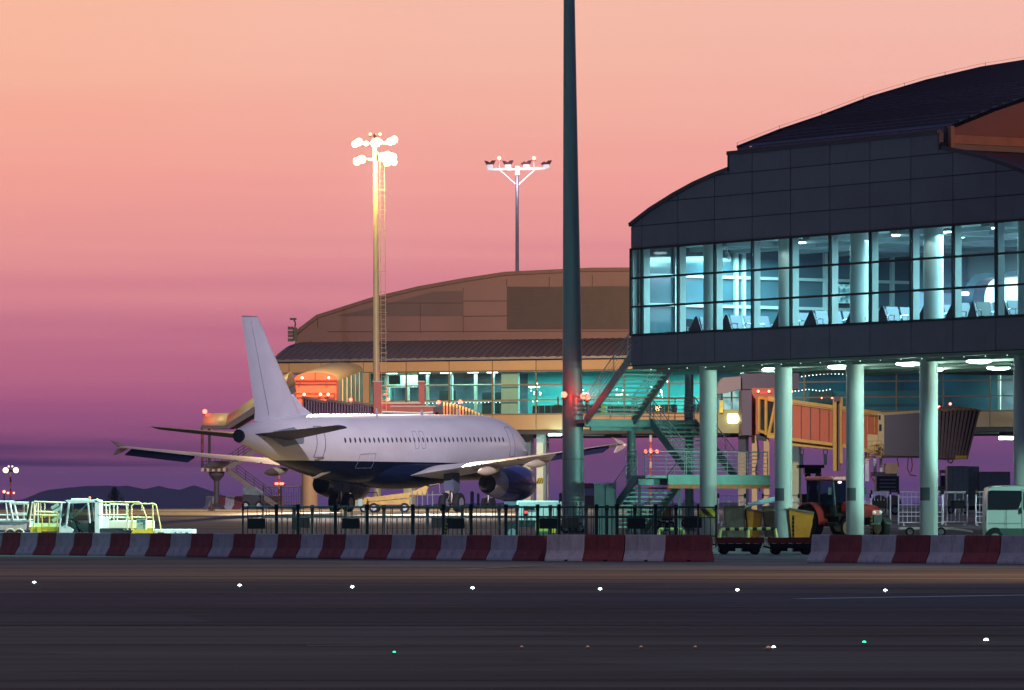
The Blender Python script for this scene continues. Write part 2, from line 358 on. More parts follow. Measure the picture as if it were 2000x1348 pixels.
def run(bounds,D0,D1,first_red,label,group,h):
    x0,x1=bounds[0],bounds[-1]
    # ends of the run in plan
    A=Vector(((x0-1000)*D0/F,D0,0)); B=Vector(((x1-1000)*D1/F,D1,0))
    pts=[]
    for px in bounds:
        p=(px-1000)/F; # intersection of view ray with the line AB
        dd=B-A; t=(p*A.y-A.x)/(dd.x-p*dd.y); q=A+dd*t; pts.append(Vector((q.x,q.y,gz(q.y))))
    red=first_red
    for a,b in zip(pts,pts[1:]):
        a=a+Vector((random.uniform(-.012,.012),random.uniform(-.03,.03),0)); b=b+Vector((random.uniform(-.012,.012),random.uniform(-.03,.03),0))
        barrier(a,b,red,('dull red' if red else 'off-white')+label,('red' if red else 'white')+group,h); red=not red
run([-64,-27,9.5,45,78,114.5,150,184.5,221,257.5,297.5,337.5,378,419.5,461,504,547.5,592,636,680,725,770,817,866,916,964,1015,1067.5],181,159,True,' block of the striped concrete barrier row crossing the left and middle',' blocks of the left barrier row',.79)
run([1069,1144,1222,1302,1391],158.6,157,False,' wide block at the right end of the striped barrier row before the gap',' blocks at the end of the left barrier row',.82)
run([1589,1623.6,1686.6,1754,1820.5,1888,1958,2029,2100],155,149,False,' block of the striped barrier row right of the gap',' blocks of the right barrier row',.84)
run([404,425,443,460,478,495,512,530,550],382,372,False,' block of the small distant striped barrier behind the left stair tower',' far blocks behind the stair tower',.98)
# ---------------------------------------------------------------- fences
def fence_panel(name,label,group,px0,px1,ytop,D,m,nbars,grid=False,z0=None,hgt=None,plate=False,lab=None,mid=None,hs=None):
    a=W(px0,ytop,D); b=W(px1,ytop,D); z0=gz(D)+.02; zt=a.z; L_=b.x-a.x
    t=thing(name,label,'fence panel',((a.x+b.x)/2,D,z0),group=group)
    mb=MB(); r=.028
    mb.tube((a.x,D,z0+.05),(a.x,D,zt+.06),r*1.25); mb.tube((b.x,D,z0+.05),(b.x,D,zt+.06),r*1.25)
    mb.tube((a.x,D,zt),(b.x,D,zt),r); mb.tube((a.x,D,z0+.15),(b.x,D,z0+.15),r)
    for h in (hs or [.78]): mb.tube((a.x,D,z0+(zt-z0)*h),(b.x,D,z0+(zt-z0)*h),r*.75)
    mb.build('frame',m,t)
    mb=MB()
    for i in range(1,nbars):
        x=a.x+L_*i/nbars; lo=z0+.15
        if not grid and i%2==0: hi=z0+(zt-z0)*.78
        else: hi=zt
        mb.tube((x,D,lo),(x,D,hi),r*.5,n=5)
    mb.build('bars',m,t)
    for x in (a.x+L_*.12,a.x+L_*.88):
        f=MB(); f.bar((x,D-.3,z0+.02),(x,D+.3,z0+.02),.07,.04); f.tube((x,D,z0),(x,D,z0+.16),.02); f.build('foot',m,t)
    if plate:
        xm=(a.x+b.x)/2+random.uniform(-.3,.2)*L_*.5
        MB().box(xm-.33,xm+.33,D-.05,D-.03,z0+(zt-z0)*.50,z0+(zt-z0)*.74).build('plate',DARKM,t)
    c=MB()
    for x in (a.x,b.x): c.box(x-.045,x+.045,D-.05,D+.05,zt-.12,zt+.09)
    each(c,'coupling',DARKM,t)
    return t
FD=mat('dark_fence_steel',(.035,.045,.05),.45,.4,.25,5)
FS=mat('silver_fence_steel',(.70,.72,.76),.4,.4,.2,5)
random.seed(3)
xs=[473,540,582,655,717,806,866,920,988,1050,1092,1165,1205,1280,1365]
for i,(a,b) in enumerate(zip(xs,xs[1:])):
    fence_panel('crowd_barrier','dark steel crowd barrier panel in the front row behind the striped barriers','dark crowd barrier panels, front row',a+1.5,b-1.5,990,188,FD,int((b-a)/9),plate=i%3==0)
xs=[512,575,610,675,750,835,903,975,1010,1075,1145,1185,1240,1320,1400]
for i,(a,b) in enumerate(zip(xs,xs[1:])):
    fence_panel('crowd_barrier','dark steel crowd barrier panel in the rear row behind the striped barriers','dark crowd barrier panels, rear row',a+1.5,b-1.5,991,193,FD,int((b-a)/11),plate=i%4==1,hs=[.75,.3])
for a,b,k in ((1403,1455,5),(1490,1560,6),(1660,1700,4)):
    fence_panel('crowd_barrier','short pale steel barrier panel behind the yellow bins and tractor','pale barrier panels behind tractor',a,b,968,238,FS,k,True)
for a,b,k,p in ((1702,1739,6,True),(1842,1889,6,True)):
    fence_panel('crowd_barrier','pale steel barrier panel with vertical bars and a small dark plate','pale panels with vertical bars',a,b,961,239,FS,k,plate=p,hs=[.97])
for a,b,k in ((1755,1840,10),(1906,1929,3),(1931,2002,8)):
    fence_panel('crowd_barrier','white steel mesh barrier panel with a grid of bars near the van','white grid panels near the van',a,b,961,238,mat('white_fence_steel',(.75,.77,.82),.4,.2,.15,5),k,True,hs=[.85,.62,.4,.28])
# ================================================================ right hand pier (end wall 29.6 m wide)
PO=Vector((5.15,222,0)); PU=Vector((.5387,-.8425,0)); PV=Vector((.8425,.5387,0)); PRZ=math.atan2(PU.y,PU.x)
PM=Matrix.Translation(PO)@Matrix.Rotation(PRZ,4,'Z')
def PT(t,w_,z): return PO+PU*t+PV*w_+Vector((0,0,z))
CLAD=mat('pier_cladding',(.135,.128,.180),.42,.25,.12,.7,spec=.5,isl=.13,stain=.12)
CLADR=mat('roof_sheet',(.06,.055,.075),.4,.5,.2,1)
PALEF=mat('pale_interior_frame',(.45,.50,.50),.5,0,.08,1)
INT=mat('interior_wall',(.45,.48,.52),.7,0,.1,.6)
CEIL=mat('interior_ceiling',(.5,.52,.52),.7,0,.15,1.2)
FLOORI=mat('interior_floor',(.22,.22,.25),.35,0,.15,1)
COLM=mat('column_paint',(.50,.52,.50),.5,0,.10,1.2,stretch=(1,1,.25))
PG=glassmat('window_glass',(.86,.95,.95))
pier=thing('pier_building','dark clad pier building with glowing waiting lounge raised on round columns, right side','building',PO,PRZ,local=True)
PX=[(0,12.28),(1.54,12.87),(3.36,13.42),(4.84,13.8),(6.33,14.1),(7.4,14.28)]
def ztop(t):
    if t<7.4:
        for (a,b),(c,d) in zip(PX,PX[1:]):
            if t<=c: return b+(d-b)*(t-a)/(c-a)
    if t<=21.9: return 14.95
    q=29.6-t
    if q>=7.4: return 14.3
    for (a,b),(c,d) in zip(PX,PX[1:]):
        if q<=c: return b+(d-b)*(q-a)/(c-a)
    return 14.28
MU=[0]+[.85+2.75*k for k in range(11)]+[29.6]
zs=[11.2,12.15,13.12,14.03,15.5]
def cell(mb,a,b,z0,z1,w0,w1,g=.018):
    a+=g;b-=g;z0+=g
    def hi(t): return ztop(t)-.10>z0+.004
    if hi(a)!=hi(b):      # clip the panel where the roof line crosses its foot
        lo,up=(a,b) if hi(b) else (b,a)
        for _ in range(30):
            m_=(lo+up)/2
            if hi(m_): up=m_
            else: lo=m_
        if hi(b): a=up
        else: b=up
    ts=[a+(b-a)*i/8 for i in range(9)]
    tp=[(t,min(z1-g,ztop(t)-.10)) for t in ts]
    if max(z for _,z in tp)<z0+.05: return
    pts=[(t,w0,max(z,z0+.001)) for t,z in tp]
    mb.prism([(a,w0,z0)]+pts[:]+[(b,w0,z0)],(0,w1-w0,0))
mb=MB()
edges=sorted(set(MU+[7.4,21.9]))
for z0,z1 in zip(zs,zs[1:]):
    ee=MU if z0<14 else edges
    for a,b in zip(ee,ee[1:]): cell(mb,a,b,z0,z1,0,.06)
mb.build('upper_cladding',CLAD,pier,smooth=0)
mb=MB()
for a,b in zip(MU,MU[1:]): mb.prism([(a+.018,0,6.14),(a+.018,0,7.38),(b-.018,0,7.38),(b-.018,0,6.14)],(0,.06,0))
mb.build('lower_cladding',CLAD,pier,smooth=0)
# backing walls and roof edge trim
mb=MB(); ts=[29.6*i/74 for i in range(75)]
poly=[(0,.065,11.19)]+[(t,.065,ztop(t)-.12) for t in ts if abs(t-7.4)>.2 and abs(t-21.9)>.2]+[(29.6,.065,11.19)]
mb.prism(poly,(0,.25,0)); mb.box(0,29.6,.065,.3,6.1,7.40); mb.build('wall_backing',DARKM,pier,smooth=0)
mb=MB()
for k in range(14): mb.box(29.58,29.64,.35+k*2.8,3.12+k*2.8,6.1,9.1); mb.box(29.58,29.64,.35+k*2.8,3.12+k*2.8,9.13,12.15)
mb.build('side_cladding',CLAD,pier,smooth=0)
mb=MB()
def trim(pts):
    for (a,z0),(b,z1) in zip(pts,pts[1:]): mb.bar((a,.02,z0),(b,.02,z1),.22,.16)
trim([(-.05,12.22)]+[(t,z-.04) for t,z in PX[1:]]); trim([(7.35,14.9),(21.95,14.9)]); trim([(29.65,12.22)]+[(29.6-t,z-.04) for t,z in PX[1:]])
mb.box(7.32,7.42,-.02,.2,14.2,14.9); mb.box(21.88,21.98,-.02,.2,14.2,14.9); mb.build('roof_trim',CLADR,pier,smooth=0)
# shallow barrel roof of the pier running back, and the raised hall roof above it
mb=MB(); front=[(0,.3,12.2)]+[(t,.3,z-.08) for t,z in PX[1:]]+[(29.6-t,.3,z-.08) for t,z in reversed(PX[1:])]+[(29.6,.3,12.2)]
mb.strip([Vector(p) for p in front],[Vector((p[0],60,p[2])) for p in front]); mb.build('vault_roof',CLADR,pier)
mb=MB(); mb.box(7.4,21.9,.31,16,14.2,14.85); mb.build('roof_box',CLAD,pier,smooth=0)
ARC=[(0,15.15),(2.2,15.95),(4.33,16.62),(7,17.55),(10,18.4),(13,19.1),(15.6,19.55),(19,20.1),(24,20.4),(29,20.1),(35,19.2),(41,17.6),(48,15.15)]
RIB=mat('ribbed_roof',(.055,.05,.085),.42,.55,.15,2)
mb=MB(); k=0; prevz=None
n=0
for (a,z0),(b,z1) in zip(ARC,ARC[1:]):
    m=max(2,int((b-a)/.45))
    for i in range(m):
        u=a+(b-a)*i/m; v=a+(b-a)*(i+1)/m; zu=z0+(z1-z0)*i/m; zv=z0+(z1-z0)*(i+1)/m
        mb.add([(7.55,u+.4,zu),(22.1,u+.4,zu),(22.1,v+.4,zv),(7.55,v+.4,zv)],[(0,1,2,3)])
        mb.box(7.55,22.1,v+.36,v+.40,zv-.02,zv+.07)
    
mb.build('hall_roof',RIB,pier,smooth=0)
mb=MB(); mb.box(7.6,21.85,.32,.55,14.9,15.12); mb.build('gutter',mat('gutter_zinc',(.22,.2,.27),.5,.4,.3,3),pier)
mb=MB()
for (a,z0),(b,z1) in zip(ARC,ARC[1:]): mb.bar((7.5,a+.4,z0-.03),(7.5,b+.4,z1-.03),.14,.22)
mb.build('gable_trim',CLADR,pier)
for x0,nm in ((7.62,'rear_gable'),(22.0,'front_gable')):
    mb=MB(); mb.prism([(x0,.6,14.7)]+[(x0,a+.6,z-.12) for a,z in ARC]+[(x0,48.4,14.7)],(-.2,0,0)); gw=mb.build(nm,mat('orange_brown_gable',(.36,.15,.10),.6,0,.12,1),pier,smooth=0)
mb=MB(); mb.box(22.01,22.2,.4,4.4,14.45,14.8); mb.box(22.01,22.2,4.5,47,14.45,14.8); mb.box(22.0,22.18,.42,.6,14.3,15.15); mb.build('gable_band',mat('orange_band',(.55,.24,.12),.5,0,.2,2),pier)
mb=MB()
for i in range(11): 
    a=i*2.2; z=None
    for (p,q),(r_,s_) in zip(ARC,ARC[1:]):
        if p<=a<=r_: z=q+(s_-q)*(a-p)/(r_-p); break
    mb.tube((7.45,a+.4,z),(7.45,a+.4,z+.22),.009,n=4)
for (a,z0),(b,z1) in zip(ARC[:9],ARC[1:9]): mb.tube((7.45,a+.4,z0+.2),(7.45,b+.4,z1+.2),.007,n=4)
mb.build('lightning_wire',DARKM,pier)
# windows: one per bay
for i,(a,b) in enumerate(zip(MU,MU[1:])):
    mb=MB(); mb.box(a-.035,a+.035,-.05,.03,7.40,11.2)
    for z in (7.44,8.65,9.9,11.16): mb.box(a+.035,b-.035,-.045,.03,z-.045,z+.045)
    if b>29: mb.box(b-.035,b+.035,-.05,.03,7.40,11.2)
    f=mb.build('window',DARKM,pier,smooth=0)
    MB().box(a+.035,b-.035,-.012,0,7.46,11.14).build('glass',PG,f,smooth=0)
    MB().box(a-.07,a+.07,.06,.38,7.40,11.2).build('inner_post',PALEF,f,smooth=0)
# lounge shell
mb=MB(); mb.box(0,29.6,.06,40,6.9,7.15); mb.build('floor_slab',FLOORI,pier)
mb=MB(); mb.box(0,29.6,.32,40,11.3,11.5); 
mb.build('ceiling',CEIL,pier)
mb=MB()
for w_ in (3,5.2,7.8,10.5,13): mb.box(.1,29.4,w_,w_+.35,11.12,11.295)
for t in (6,12,18,24): mb.box(t,t+.5,.5,15.2,11.05,11.29)
mb.build('ceiling_beams',mat('ceiling_beam',(.3,.36,.38),.6,0,.1,1),pier)
mb=MB(); mb.box(.02,29.6,15.6,15.9,7.15,11.3); mb.box(29.3,29.55,.4,15.6,7.15,11.3); mb.build('inner_wall',INT,pier)
DG=mat('dark_side_glazing',(.06,.115,.145),.05,0,.1,.4,spec=.9)
MB().box(.02,.10,.3,15.6,7.15,11.3).build('side_glazing',DG,pier)
mb=MB()
for w_ in (.35,2.15,2.45,5.35,5.75,6.45,8.3,10.2,12.1,13.9,15.3): mb.box(.10,.28,w_,w_+.16,7.15,11.28)
for z in (8.72,10.0): mb.box(.10,.24,.3,15.5,z,z+.13)
mb.build('side_frames',PALEF,pier,smooth=0)
# shop wall, screens and partitions seen through the glass
mb=MB(); mb.box(.5,3.6,15.2,15.55,7.15,11.2); mb.box(8.5,8.75,9.0,15.5,7.15,9.2); mb.build('partition',mat('bluish_partition',(.30,.34,.46),.6,0,.1,1),pier)
# soffit
SOF=mat('soffit_panels',(.16,.20,.18),.55,.1,.2,.8)
mb=MB(); mb.box(.05,29.5,.05,40,5.98,6.1); mb.build('soffit',SOF,pier)
mb=MB()
for t in [2+k*2.75 for k in range(10)]: mb.box(t,t+.03,.3,30,5.955,5.979)
for w_ in (1.2,3.4,6,9,12): mb.box(.2,29.4,w_,w_+.18,5.85,5.978)
for t,w_ in ((4,2.5),(12,4),(20,5)): mb.tube((t,w_,5.8),(t+9,w_+.4,5.8),.06)
mb.build('soffit_ducts',mat('soffit_duct',(.25,.3,.28),.5,.3,.2,1),pier)
mb=MB()
for k in range(21): mb.ell((.9+k*1.38,.45,5.94),.028,.028,.025,6,4)
mb.build('soffit_spot',emit('tiny_spot',(.7,1,.85),1.1),pier)
mb=MB()
for w_ in (6,7.5): mb.box(.3,3,w_,w_+.1,6.05,6.06)
# columns: below and through the lounge
for t,w_ in ((3.72,1.5),(9.25,1.5),(14.3,1.5),(19.3,1.5),(25.4,1.5)):
    zb=gz(PT(t,w_,0).y)-.02
    mb=MB().lathe([(zb,.37),(5.975,.37)],(t,w_,0),(0,0,1),32); c=mb.build('column',COLM,pier,smooth=60)
    if abs(t-3.72)<.1: COL1=c
    MB().lathe([(7.16,.40),(11.29,.40)],(t+.12,w_+.15,0),(0,0,1),32).build('lounge_column',mat('lounge_column_paint',(.47,.50,.49),.45,0,.05,1),pier,smooth=60)
HZ=mat('hazard_yellow',(.62,.58,.04),.5,0,.25,5); HB=mat('hazard_brown',(.10,.03,.02),.6)
def hazard_wrap(mb,x,y,r,z0,z1,n=36,turns=3,M0=0):
    h=z1-z0
    for i in range(n):
        a0=2*math.pi*i/n;a1=2*math.pi*(i+1)/n
        for j in range(8):
            q0=z0+h*j/8;q1=z0+h*(j+1)/8
            mb.c=int((i/n*turns*2+j/8*1.4))%2
            mb.add([(x+r*math.cos(a0),y+r*math.sin(a0),q0),(x+r*math.cos(a1),y+r*math.sin(a1),q0),(x+r*math.cos(a1),y+r*math.sin(a1),q1),(x+r*math.cos(a0),y+r*math.sin(a0),q1)],[(0,1,2,3)])
mb=MB(); hazard_wrap(mb,3.72,1.5,.376,-.42,-.07,48,4); mb.build('hazard_band',[HZ,HB],pier)
SG=mat('notice_grey',(.12,.13,.14),.6)
for t in (9.25,14.3,19.3):
    th=[R(200+k*12)-PRZ for k in range(7)]; MB().strip([Vector((t+.374*math.cos(a),1.5+.374*math.sin(a),.25)) for a in th],[Vector((t+.374*math.cos(a),1.5+.374*math.sin(a),.78)) for a in th]).build('notice_sheet',SG,pier)
# lamps in the soffit and in the ceiling
for px,py,wid in ((1502,722,.30),(1636,717,.42),(1773,711,.50),(1912,706,.52),(1950,719,.50),(1833,722,.2)):
    zt=5.84; D=zt*F/(YH-py); x=(px-1000)*D/F
    t=thing('soffit_lamp',{1502:'small leftmost oval lamp glowing under the pier, beside the second round column',1636:'oval lamp glowing under the pier between second and third round columns',1773:'long oval lamp glowing under the pier left of the fourth round column',1912:'long oval lamp at the very edge under the pier, right of the fourth column',1950:'broad double lamp under the pier next to the rightmost column',1833:'tiny round lamp under the pier just right of the fourth column'}[px],'ceiling lamp',(x,D,zt+.14),group='lamps under the pier')
    MB().lathe([(0,wid*1.05),(.07,wid*1.05)],(x,D,zt+.07),(0,0,1),20).build('housing',STEEL,t)
    m=MB().ell((x,D,zt),wid,wid,.085,20,6); m.build('diffuser',emit('soffit_lamp_glow',(.8,1,.88),16),t,smooth=80)
    lamp('POINT',(x,D,zt-.2),150 if wid>.25 else 30,(.62,1,.80),.3,name='soffit_light')
k=0
for t,w_ in ((2.2,3.0),(2.0,5.5),(5,3.4),(5.4,7),(8.5,2.8),(8.6,5.8),(12,3.2),(12.3,7),(15.5,2.7),(15.8,5.8),(18.6,3.2),(19,7),(22,2.8),(22.3,6),(25.2,3.2),(26,7),(28,4)):
    k+=1; p=PT(t,w_,11.2); q=thing('lounge_lamp','round flat lamp glowing on the waiting lounge ceiling','ceiling lamp',p,group='round lamps on the lounge ceiling')
    big=random.random()<.55; r=.34 if big else .17
    MB().lathe([(0,r),(.05,r)],(p.x,p.y,11.13),(0,0,1),18).build('diffuser',emit('lounge_lamp_glow',(.82,.97,1),9),q)
    MB().lathe([(0,r*1.15),(.04,r*1.15)],(p.x,p.y,11.185),(0,0,1),18).build('housing',PALEF,q)
for t in (3,8.5,14,19.5,25):
    p=PT(t,4.5,10.95); l=lamp('AREA',p,1700,(.45,.93,1.0),4.5,name='lounge_light'); 
p=PT(24,12.5,10.9); lamp('AREA',p,3000,(.72,.9,1),4,name='shop_light')
p=PT(17,12.5,10.9); lamp('AREA',p,900,(.6,.75,1),4,name='shop_light')
for t in (9.25,19.3): 
    p=PT(t-.2,.75,11.0); lamp('SPOT',PT(t+1.0,.6,11.1),60,(.85,1,.95),.1,to=PT(t+.1,1.3,9.6),ang=70,name='column_wash')
# kiosk arch and screens in the lounge
def at_w(px,w_):   # t on the plane w = w_ seen at photo column px
    p=(px-1000)/F; return (p*(PO.y+PV.y*w_)-(PO.x+PV.x*w_))/(PU.x-p*PU.y)
t0=at_w(1905,11); P=lambda t,w_,z: PT(t,w_,z)
ks=thing('kiosk','white arched shop kiosk with dark rim glowing at the right of the lounge','kiosk',PT(t0,11,7.15))
t0=at_w(1878,11); t1=at_w(1901,11)
def arcp(t,r,zt,n=10): return [(t+r-r*math.cos(math.pi/2*k/n),zt-r+r*math.sin(math.pi/2*k/n)) for k in range(n+1)]
outer=[(t0,7.16)]+arcp(t0,1.25,9.98)+[(t0+7,9.98)]; inner=[(t1,7.16)]+arcp(t1,.85,9.78)+[(t0+7,9.78)]
MB().prism([PT(a,11,z) for a,z in outer]+[PT(a,11,z) for a,z in reversed(inner)],PV*1.4).build('arch',mat('kiosk_blue_grey',(.05,.08,.13),.4),ks)
mb=MB(); mb.prism([PT(a,11.6,z) for a,z in inner]+[PT(t0+7,11.6,7.16)],PV*.1); mb.build('lit_panel',emit('kiosk_glow',(.80,.88,1),1.5),ks)
mb=MB(); q=PT((t0+t1)/2,10.9,9.15); mb.ell(q,.32,.05,.09,12,6); mb.build('lit_sign',emit('kiosk_sign',(.9,.95,1),2.5),ks)
mb=MB()
for i in range(3): mb.prism([PT(t0+1.5+i*1.2,11.2,7.7),PT(t0+1.5+i*1.2,11.2,8.7),PT(t0+2.4+i*1.2,11.2,8.7),PT(t0+2.4+i*1.2,11.2,7.7)],PV*.1)
mb.build('shelves',mat('kiosk_goods',(.12,.10,.20),.5,0,.9,6),ks)
sc=thing('hanging_screen','wide blue white display screen hanging from the lounge ceiling at the right edge','screen',PT(25.5,5,11.2))
MB().prism([PT(25.1,5,9.75),PT(25.1,5,10.5),PT(29,5,10.5),PT(29,5,9.75)],PV*.12).build('frame',DARKM,sc)
MB().prism([PT(25.17,4.985,9.8),PT(25.17,4.985,10.45),PT(28.95,4.985,10.45),PT(28.95,4.985,9.8)],PV*.01).build('display',emit('screen_glow',(.35,.62,.9),.9),sc)
MB().tube(PT(25.9,5.06,10.5),PT(25.9,5.06,11.15),.03).build('hanger',DARKM,sc)
tv=thing('wall_screen','small teal lit picture screen on the side wall of the lounge','screen',PT(.3,10.5,9.2))
MB().prism([PT(.35,10.35,9.0),PT(.35,10.35,9.95),PT(.35,11.6,9.95),PT(.35,11.6,9.0)],PU*.06).build('casing',DARKM,tv)
def scrm(name,cols,sc_=3,s=1.0):
    m=bpy.data.materials.new(name); m.use_nodes=True; n=m.node_tree.nodes; l=m.node_tree.links; b=n['Principled BSDF']
    tx=n.new('ShaderNodeTexNoise'); tx.inputs['Scale'].default_value=sc_; r=n.new('ShaderNodeValToRGB'); tcn=n.new('ShaderNodeTexCoord'); l.new(tcn.outputs['Object'],tx.inputs['Vector'])
    r.color_ramp.elements[0].position=.4; r.color_ramp.elements[1].position=.6; r.color_ramp.elements[0].color=(*cols[0],1); r.color_ramp.elements[1].color=(*cols[1],1)
    l.new(tx.outputs['Fac'],r.inputs[0]); l.new(r.outputs[0],b.inputs['Emission Color']); b.inputs['Emission Strength'].default_value=s; b.inputs['Base Color'].default_value=(.02,.02,.02,1); return m
MB().prism([PT(.42,10.4,9.05),PT(.42,10.4,9.9),PT(.42,11.55,9.9),PT(.42,11.55,9.05)],PU*.01).build('display',scrm('picture_screen',[(.02,.15,.22),(.35,.8,.85)],4),tv)
cm=thing('security_camera','white tube camera hanging from the lounge ceiling above the third window bay','security camera',PT(5.2,1.6,11.2))
MB().tube(PT(5.0,1.6,11.15),PT(5.0,1.6,10.75),.02).tube(PT(5.0,1.6,10.75),PT(5.15,1.55,10.7),.02).build('bracket',PALEF,cm)
MB().tube(PT(5.1,1.5,10.82),PT(5.5,1.35,10.6),.09,n=10).build('housing',PALEF,cm)
lb=thing('light_sign','small pale hanging light box in the second window bay of the lounge','sign',PT(3.4,3.2,11.2))
MB().box(-.01,0,0,.01,0,.01); x=PT(at_w(1344,3.2),3.2,0); MB().box(x.x-.2,x.x+.2,x.y,x.y+.1,10.72,10.98).build('box',emit('lightbox_glow',(.7,.85,1),1.0),lb); MB().tube((x.x,x.y+.06,10.98),(x.x,x.y+.06,11.2),.02).build('hanger',PALEF,lb)
# waiting seats
SEATP=mat('seat_pale_grey',(.075,.085,.125),.45,0,.1,2); SEATD=mat('seat_dark',(.03,.035,.05),.5); CHR=mat('chrome',(.7,.72,.75),.15,1,.1,2)
def seat_row(px,w_,nseat,ang,label,group,dark=False,back=False):
    t=at_w(px,w_); p=PT(t,w_,7.15); o=thing('waiting_bench',label,'bench',p,ang,group,local=True)
    pal=SEATD if dark else SEATP
    MB().bar((-.1,.1,.38),(nseat*.62-.5+.1,.1,.38),.08,.06).build('beam',CHR,o)
    for i in range(nseat):
        x=i*.64
        mb=MB(); pr=[(-.28,.42),(-.20,.40),(.05,.41),(.15,.44),(.15,.46),(-.02,.44),(-.27,.45)]
        mb.prism([(x-.27,a,b) for a,b in pr],(.54,0,0)); mb.build('seat',SEATP if not dark else SEATD,o)
        mb=MB(); pr=[(.14,.46),(.20,.62),(.27,.82),(.33,1.0),(.36,1.0),(.30,.80),(.23,.60),(.17,.44)]
        mb.prism([(x-.27,a,b) for a,b in pr],(.54,0,0)); mb.build('backrest',pal,o)
    for i in range(nseat+1):
        x=i*.64-.32
        mb=MB(); mb.path([(x,-.20,.45),(x,-.22,.64),(x,.05,.66),(x,.22,.62)],.022,6); mb.build('armrest',CHR,o)
    for x in (-.15,(nseat-1)*.64+.15):
        MB().bar((x,-.1,.38),(x,-.25,.02),.05,.05).bar((x,.15,.38),(x,.3,.02),.05,.05).build('leg',CHR,o)
    # dark side cheek of the back-to-back row
    x=-.31
    MB().prism([(x-.03,.12,.40),(x-.03,.40,1.02),(x-.03,.52,1.02),(x-.03,.95,.40)],(.03,0,0)).build('side_panel',SEATD,o)
    o.scale=(1.14,1.14,1.03); return o
A0=R(35)
for px in (1388,1447,1552,1614,1696,1753,1838,1893,1990):
    seat_row(px,2.0,3,A0,'pale grey two seat bench with chrome arms behind the lounge glass','pale waiting benches in the lounge')
seat_row(1276,1.7,4,R(-30),'dark backed row of four seats in the leftmost lounge window','dark benches',dark=True)
seat_row(1928,1.9,2,R(20),'dark backed pair of seats turned away near the right lounge windows','dark benches',dark=True)
# ================================================================ steel stair beside the pier
STW=mat('stair_steel',(.20,.33,.32),.5,.3,.2,2); STG=mat('stair_green',(.20,.42,.36),.5,.1,.2,2); HO=mat('hazard_orange',(.85,.13,.02),.5); HY2=mat('hazard_mustard',(.30,.22,.02),.5)
RAILM=mat('stair_rail',(.55,.62,.62),.4,.5,.15,3)
st=thing('steel_staircase','open steel zigzag staircase with railings climbing to the left end of the pier','staircase',PT(-2,3,gz(223)))
def PTz(t,w_,z): return PT(t,w_,z)
def flight(t0,z0,t1,z1,w0,w1,n):
    mb=MB()
    for w_ in (w0,w1): mb.bar(PT(t0,w_,z0-.08),PT(t1,w_,z1-.08),.07,.36)
    each(mb,'stringer',STW,st)
    mb=MB()
    for i in range(1,n):
        t=t0+(t1-t0)*i/n; z=z0+(z1-z0)*i/n; s_=.13
        mb.prism([PT(t-s_,w0+.03,z),PT(t+s_,w0+.03,z),PT(t+s_,w1-.03,z),PT(t-s_,w1-.03,z)],(0,0,.07))
    mb.build('treads',STG,st)
    for w_ in (w0,w1):
        mb=MB()
        for h,r in ((1.05,.026),(.85,.012),(.66,.012),(.47,.012),(.28,.012)): mb.tube(PT(t0,w_,z0+h),PT(t1,w_,z1+h),r,n=6)
        for i in range(5):
            f=i/4; mb.tube(PT(t0+(t1-t0)*f,w_,z0+(z1-z0)*f),PT(t0+(t1-t0)*f,w_,z0+(z1-z0)*f+1.05),.022,n=6)
        mb.build('railing',RAILM,st)
def rail(p,q,z,n,grid=(1.05,.88,.71,.54,.37,.2)):
    mb=MB(); p=Vector(p);q=Vector(q)
    for h in grid: mb.tube(p+Vector((0,0,z+h)),q+Vector((0,0,z+h)),.026 if h>1 else .012,n=6)
    for i in range(n+1): a=p+(q-p)*i/n; mb.tube(a+Vector((0,0,z)),a+Vector((0,0,z+1.05)),.022,n=6)
    mb.build('railing',RAILM,st)
flight(-5.05,3.88,-.6,7.3,1,3.54,18)
flight(-5.05,3.88,-1.8,1.38,4.45,6.84,13)
flight(-4.3,-1.12,-1.04,1.35,1,3.54,13)
mb=MB(); mb.prism([PT(-6.6,1,3.72),PT(-5.05,1,3.72),PT(-5.05,6.84,3.72),PT(-6.6,6.84,3.72)],(0,0,.14)); mb.bar(PT(-5.0,.9,3.72),PT(-5.0,6.9,3.72),.08,.34); mb.bar(PT(-6.6,.9,3.72),PT(-6.6,6.9,3.72),.08,.34); mb.build('upper_landing',STW,st)
mb=MB(); mb.prism([PT(-1.9,1,1.25),PT(-.35,1,1.25),PT(-.35,7.55,1.25),PT(-1.9,7.55,1.25)],(0,0,.12)); mb.bar(PT(-.9,1,1.15),PT(-.9,2.6,1.15),.08,.4); mb.build('lower_landing',STW,st)
mb=MB(); mb.prism([PT(-.34,2.15,.98),PT(-.34,2.15,1.40),PT(-.34,7.6,1.40),PT(-.34,7.6,.98)],PU*.06); mb.build('edge_beam',STG,st)
mb=MB(); n=26
for i in range(n):
    a=2.15+5.45*i/n;b=2.15+5.45*(i+1)/n; mb.c=i%2
    mb.prism([PT(-.30,a-.07,.80),PT(-.30,a+.07,.975),PT(-.30,b+.07,.975),PT(-.30,b-.07,.80)],PU*.05)
mb.build('hazard_strip',[HO,HY2],st)
rail(PT(-6.6,1,0),PT(-6.6,6.84,0),3.86,5); rail(PT(-6.6,1,0),PT(-5.05,1,0),3.86,2); rail(PT(-5.05,3.7,0),PT(-5.05,4.4,0),3.86,1); rail(PT(-6.6,6.84,0),PT(-5.05,6.84,0),3.86,2)
rail(PT(-.38,1,0),PT(-.38,7.55,0),1.37,6); rail(PT(-1.9,7.55,0),PT(-.38,7.55,0),1.37,2); rail(PT(-1.9,1,0),PT(-1.0,1,0),1.37,1) ; rail(PT(-.5,1,0),PT(-.38,1,0),1.37,1)
